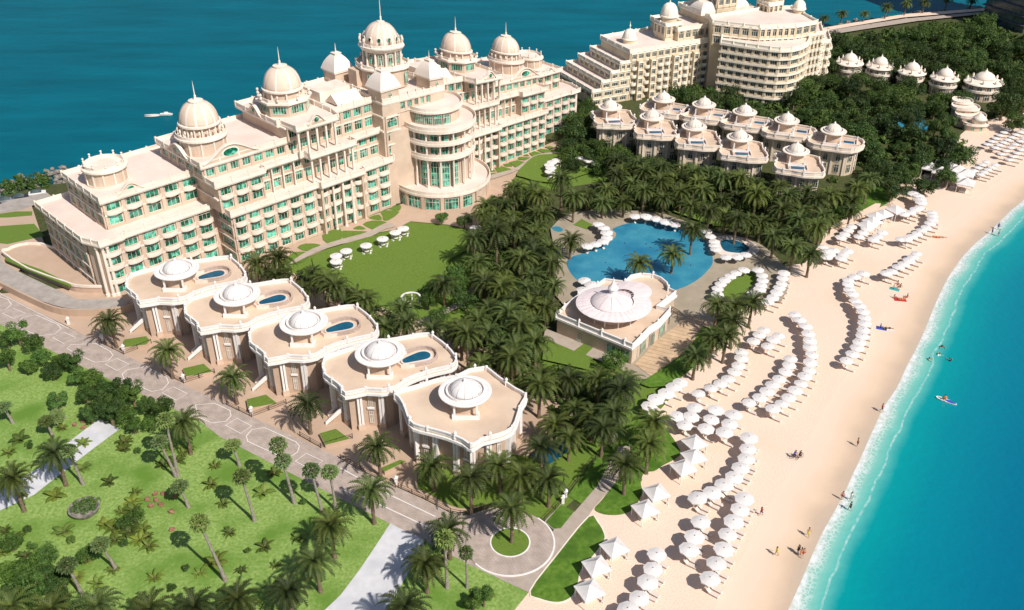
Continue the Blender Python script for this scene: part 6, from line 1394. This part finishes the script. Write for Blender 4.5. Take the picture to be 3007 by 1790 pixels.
for k,(x,y) in enumerate([(1895,1035),(1800,1125),(1873,1092),(1950,1130)]):
    pp(6,x,y,swim(),'swimmer in the turquoise water, '+['highest','leftmost','middle','rightmost'][k]+' of four',R(60*k),z=-.16,s=1.35,lower=False,shirt=['dark','teal','white','dark'][k])
# towels and sunbathers
def towel(i,x,y,rz,c,label,w=1.2,l=2.1):
    t=MB().box(0,0,0,w,l,.03).build('beach_towel',CL[c]); p=TG(i,x,y,.03); t.location=(p[0],p[1],.035); t.rotation_euler=(0,0,rz); tag(t,label,'towel'); return p
towel(6,1845,235,R(70),'orange','orange beach towel of the uppermost sunbathers'); pp(6,1850,240,lie(),'person lying on the orange towel high up the beach',R(75),shorts='red')
pp(6,1900,240,lie(),'person lying right of the orange towel high up the beach',R(80),shorts='orange',long_hair=True)
towel(6,1550,615,R(60),'teal','teal towel of the upper sitting group'); pp(6,1545,610,sit(),'person sitting on the teal towel',R(80),shorts='teal')
pp(6,1575,580,sit(),'person sitting above the teal towel, back upright',R(20),shorts='red',long_hair=True); pp(6,1592,600,sit(),'person sitting right of the teal towel',R(-60),shorts='dark')
towel(6,1590,690,R(80),'red','red towel of the lower sitting group',1.5,2.6); pp(6,1550,680,sit(),'left person of the lower sitting group',R(90),shorts='red',long_hair=True)
pp(6,1600,690,lie(),'person lying between the two sitters of the lower group',R(85),shorts='orange'); pp(6,1640,675,sit(),'right person of the lower sitting group',R(-80),shorts='red')
towel(6,1455,900,R(70),'blue','blue towel of the sunbathing pair'); towel(6,1505,905,R(70),'white','white towel of the sunbathing pair',.9)
pp(6,1450,895,sit(),'person in blue sitting on the blue towel',R(60),shorts='blue',shirt='blue'); pp(6,1510,900,lie(),'person lying on the white towel beside the blue towel',R(72),shorts='dark')
# paddle board
bd=thing('paddle_board','white and blue paddle board on the turquoise water','paddle board',(0,0,0)); b=MB(); n=16
pr_=[(1.55*math.cos(2*PI*k/n),.42*math.sin(2*PI*k/n)*(1-.25*math.cos(2*PI*k/n))) for k in range(n)]; b.prism(pr_,0,.14); b.build('deck',CL['white'],bd)
b=MB(); b.prism([(x*.5+.65,y*.75) for x,y in pr_],.141,.16); b.build('nose_panel',CL['blue'],bd); p=TG(6,1925,1425,-.1); bd.location=(p[0],p[1],-.12); bd.rotation_euler=(0,0,R(-40)); bd.scale=(1.25,)*3
pp(6,1912,1415,sit(),'person kneeling on the white and blue paddle board in orange',R(130),z=.08,s=1.25,shirt='orange',shorts='orange')
# bicycles with riders
def torus(b,c,r,w,n=20):
    P_=[(c[0],c[1]+r*math.cos(2*PI*k/n),c[2]+r*math.sin(2*PI*k/n)) for k in range(n+1)]; b.tube(P_,w,5)
for k,(x,y,rz,lab,c) in enumerate([(820,385,R(95),'left','blue'),(858,388,R(120),'right','dark')]):
    t=thing('bicycle','black bicycle on the sand, %s one of the pair'%lab,'bicycle',(0,0,0),0,'bicycles on the sand')
    for yy in (-.55,.5): b=MB(); torus(b,(0,yy,.34),.33,.025); b.build('wheel',darkm,t)
    b=MB(); b.tube([(0,-.55,.34),(0,-.42,.85),(0,-.4,1.)],.02,5); b.tube([(0,-.42,.8),(0,.0,.35),(0,.5,.34),(0,.15,.75),(0,-.42,.8)],.02,5); b.tube([(0,0,.35),(0,.2,.9)],.02,5); b.build('frame',darkm,t)
    MB().tube([(-.25,-.45,1.02),(0,-.4,1.),(.25,-.45,1.02)],.018,5).build('handlebar',darkm,t); MB().box(0,.2,.88,.14,.26,.06).build('saddle',darkm,t)
    at9(9,x,y,t,rz); pp(9,x,y,ride(),'cyclist in %s on the %s bicycle'%('blue' if k==0 else 'dark clothes',lab),rz,shirt=c,shorts='dark')
# swimmers in the pool
for k,(x,y) in enumerate([(5,(1925,430)),(5,(1945,465)),(5,(1935,500)),(5,(2065,290)),(5,(2220,295)),(5,(2250,320)),(5,(2085,505)),(5,(2045,540)),(5,(2145,478)),(6,(70,450))]):
    i=x; x,y=y; pp(i,x,y,swim(),'bather in the main pool, '+['top of three in the left half','middle of three in the left half','lowest of three in the left half','in the upper centre','left of two at the upper right','right of two at the upper right','left of the two near the pavilion','right of the two near the pavilion','beside the left pool palm','at the right edge'][k],R(70*k),z=.22,s=1.2,lower=False,shirt=['white','dark','white','dark'][k%4])
# boat with wake far out, cars by the shore
bt=thing('motor_boat','small white motor boat with foaming wake on the open sea','boat',(0,0,0)); b=MB(); hull=[(-3,-1),(1.5,-1.1),(3.6,0),(1.5,1.1),(-3,1)]
o=len(b.v); b.add([(x*.9,y*.7,-.3) for x,y in hull]+[(x,y,.8) for x,y in hull],[(k,(k+1)%5,(k+1)%5+5,k+5) for k in range(5)]+[(5,6,7,8,9)]); b.build('hull',white,bt)
MB().prism([(-.8,-.7),(.9,-.6),(1.3,0),(.9,.6),(-.8,.7)],.8,1.7).build('cabin',white,bt); 
b=MB(); b.prism(smooth([(-3,-.8),(-7,-1.8),(-11,-.7),(-7,0),(-11.5,1.2),(-6,1.9),(-3,.8)],True,3),-.25,-.1); b.build('wake',canvas,bt); p=G(488,338,-1.5); bt.location=(p[0],p[1],-1.3); bt.rotation_euler=(0,0,R(5)); bt.scale=(.62,.62,.5)
carm=[mat('car_silver',(.45,.46,.48),None,rough=.3,metal=.5),mat('car_black',(.03,.03,.035),None,rough=.3),mat('car_white',(.75,.75,.75),None,rough=.3)]
for k,(x,y) in enumerate([(15,492),(50,484),(92,474)]):
    t=thing('parked_car','%s car parked on the shore road left of the hotel'%['silver','black','white'][k],'car',(0,0,0),0,'cars on the shore road')
    b=MB(); b.add([(xx,yy,zz) for yy in (-.85,.85) for xx,zz in ((-2.1,.3),(2.1,.3),(2.15,.75),(1.2,.9),(-1.9,.95),(-2.15,.8))],[(0,1,2,3,4,5),(6,7,8,9,10,11),(0,1,7,6),(1,2,8,7),(2,3,9,8),(3,4,10,9),(4,5,11,10),(5,0,6,11)]); b.build('body',carm[k],t)
    b=MB(); b.add([(-1.7,-.78,.92),(1.1,-.78,.9),(1.1,.78,.9),(-1.7,.78,.92),(-1.2,-.62,1.42),(.4,-.62,1.42),(.4,.62,1.42),(-1.2,.62,1.42)],[(0,1,5,4),(1,2,6,5),(2,3,7,6),(3,0,4,7),(4,5,6,7)]); b.build('cabin',glass2,t)
    for xx in (-1.3,1.3):
        for yy in (-.8,.8): b=MB(); b.tube([(xx,yy-.12,.32),(xx,yy+.12,.32)],.32,12); b.build('wheel',darkm,t)
    p=DG(x,y,.1); t.location=(p[0],p[1],.1); t.rotation_euler=(0,0,R(22))
# garden ornament by the curved path
t=thing('pergola','white curved garden pergola at the lawn edge behind the fourth villa','pergola',(0,0,0)); MB().wall(circ(0,0,2.,20,0,PI*1.5,False),.4,2.3,2.5,0,False).build('ring_beam',white,t)
for k in range(7): a=k*PI*1.5/6; MB().lathe([(.15,0),(.12,2.3)],(2*math.cos(a),2*math.sin(a)),8).build('post',white,t)
p=TG(5,512,700,1.5); t.location=(p[0],p[1],.05)
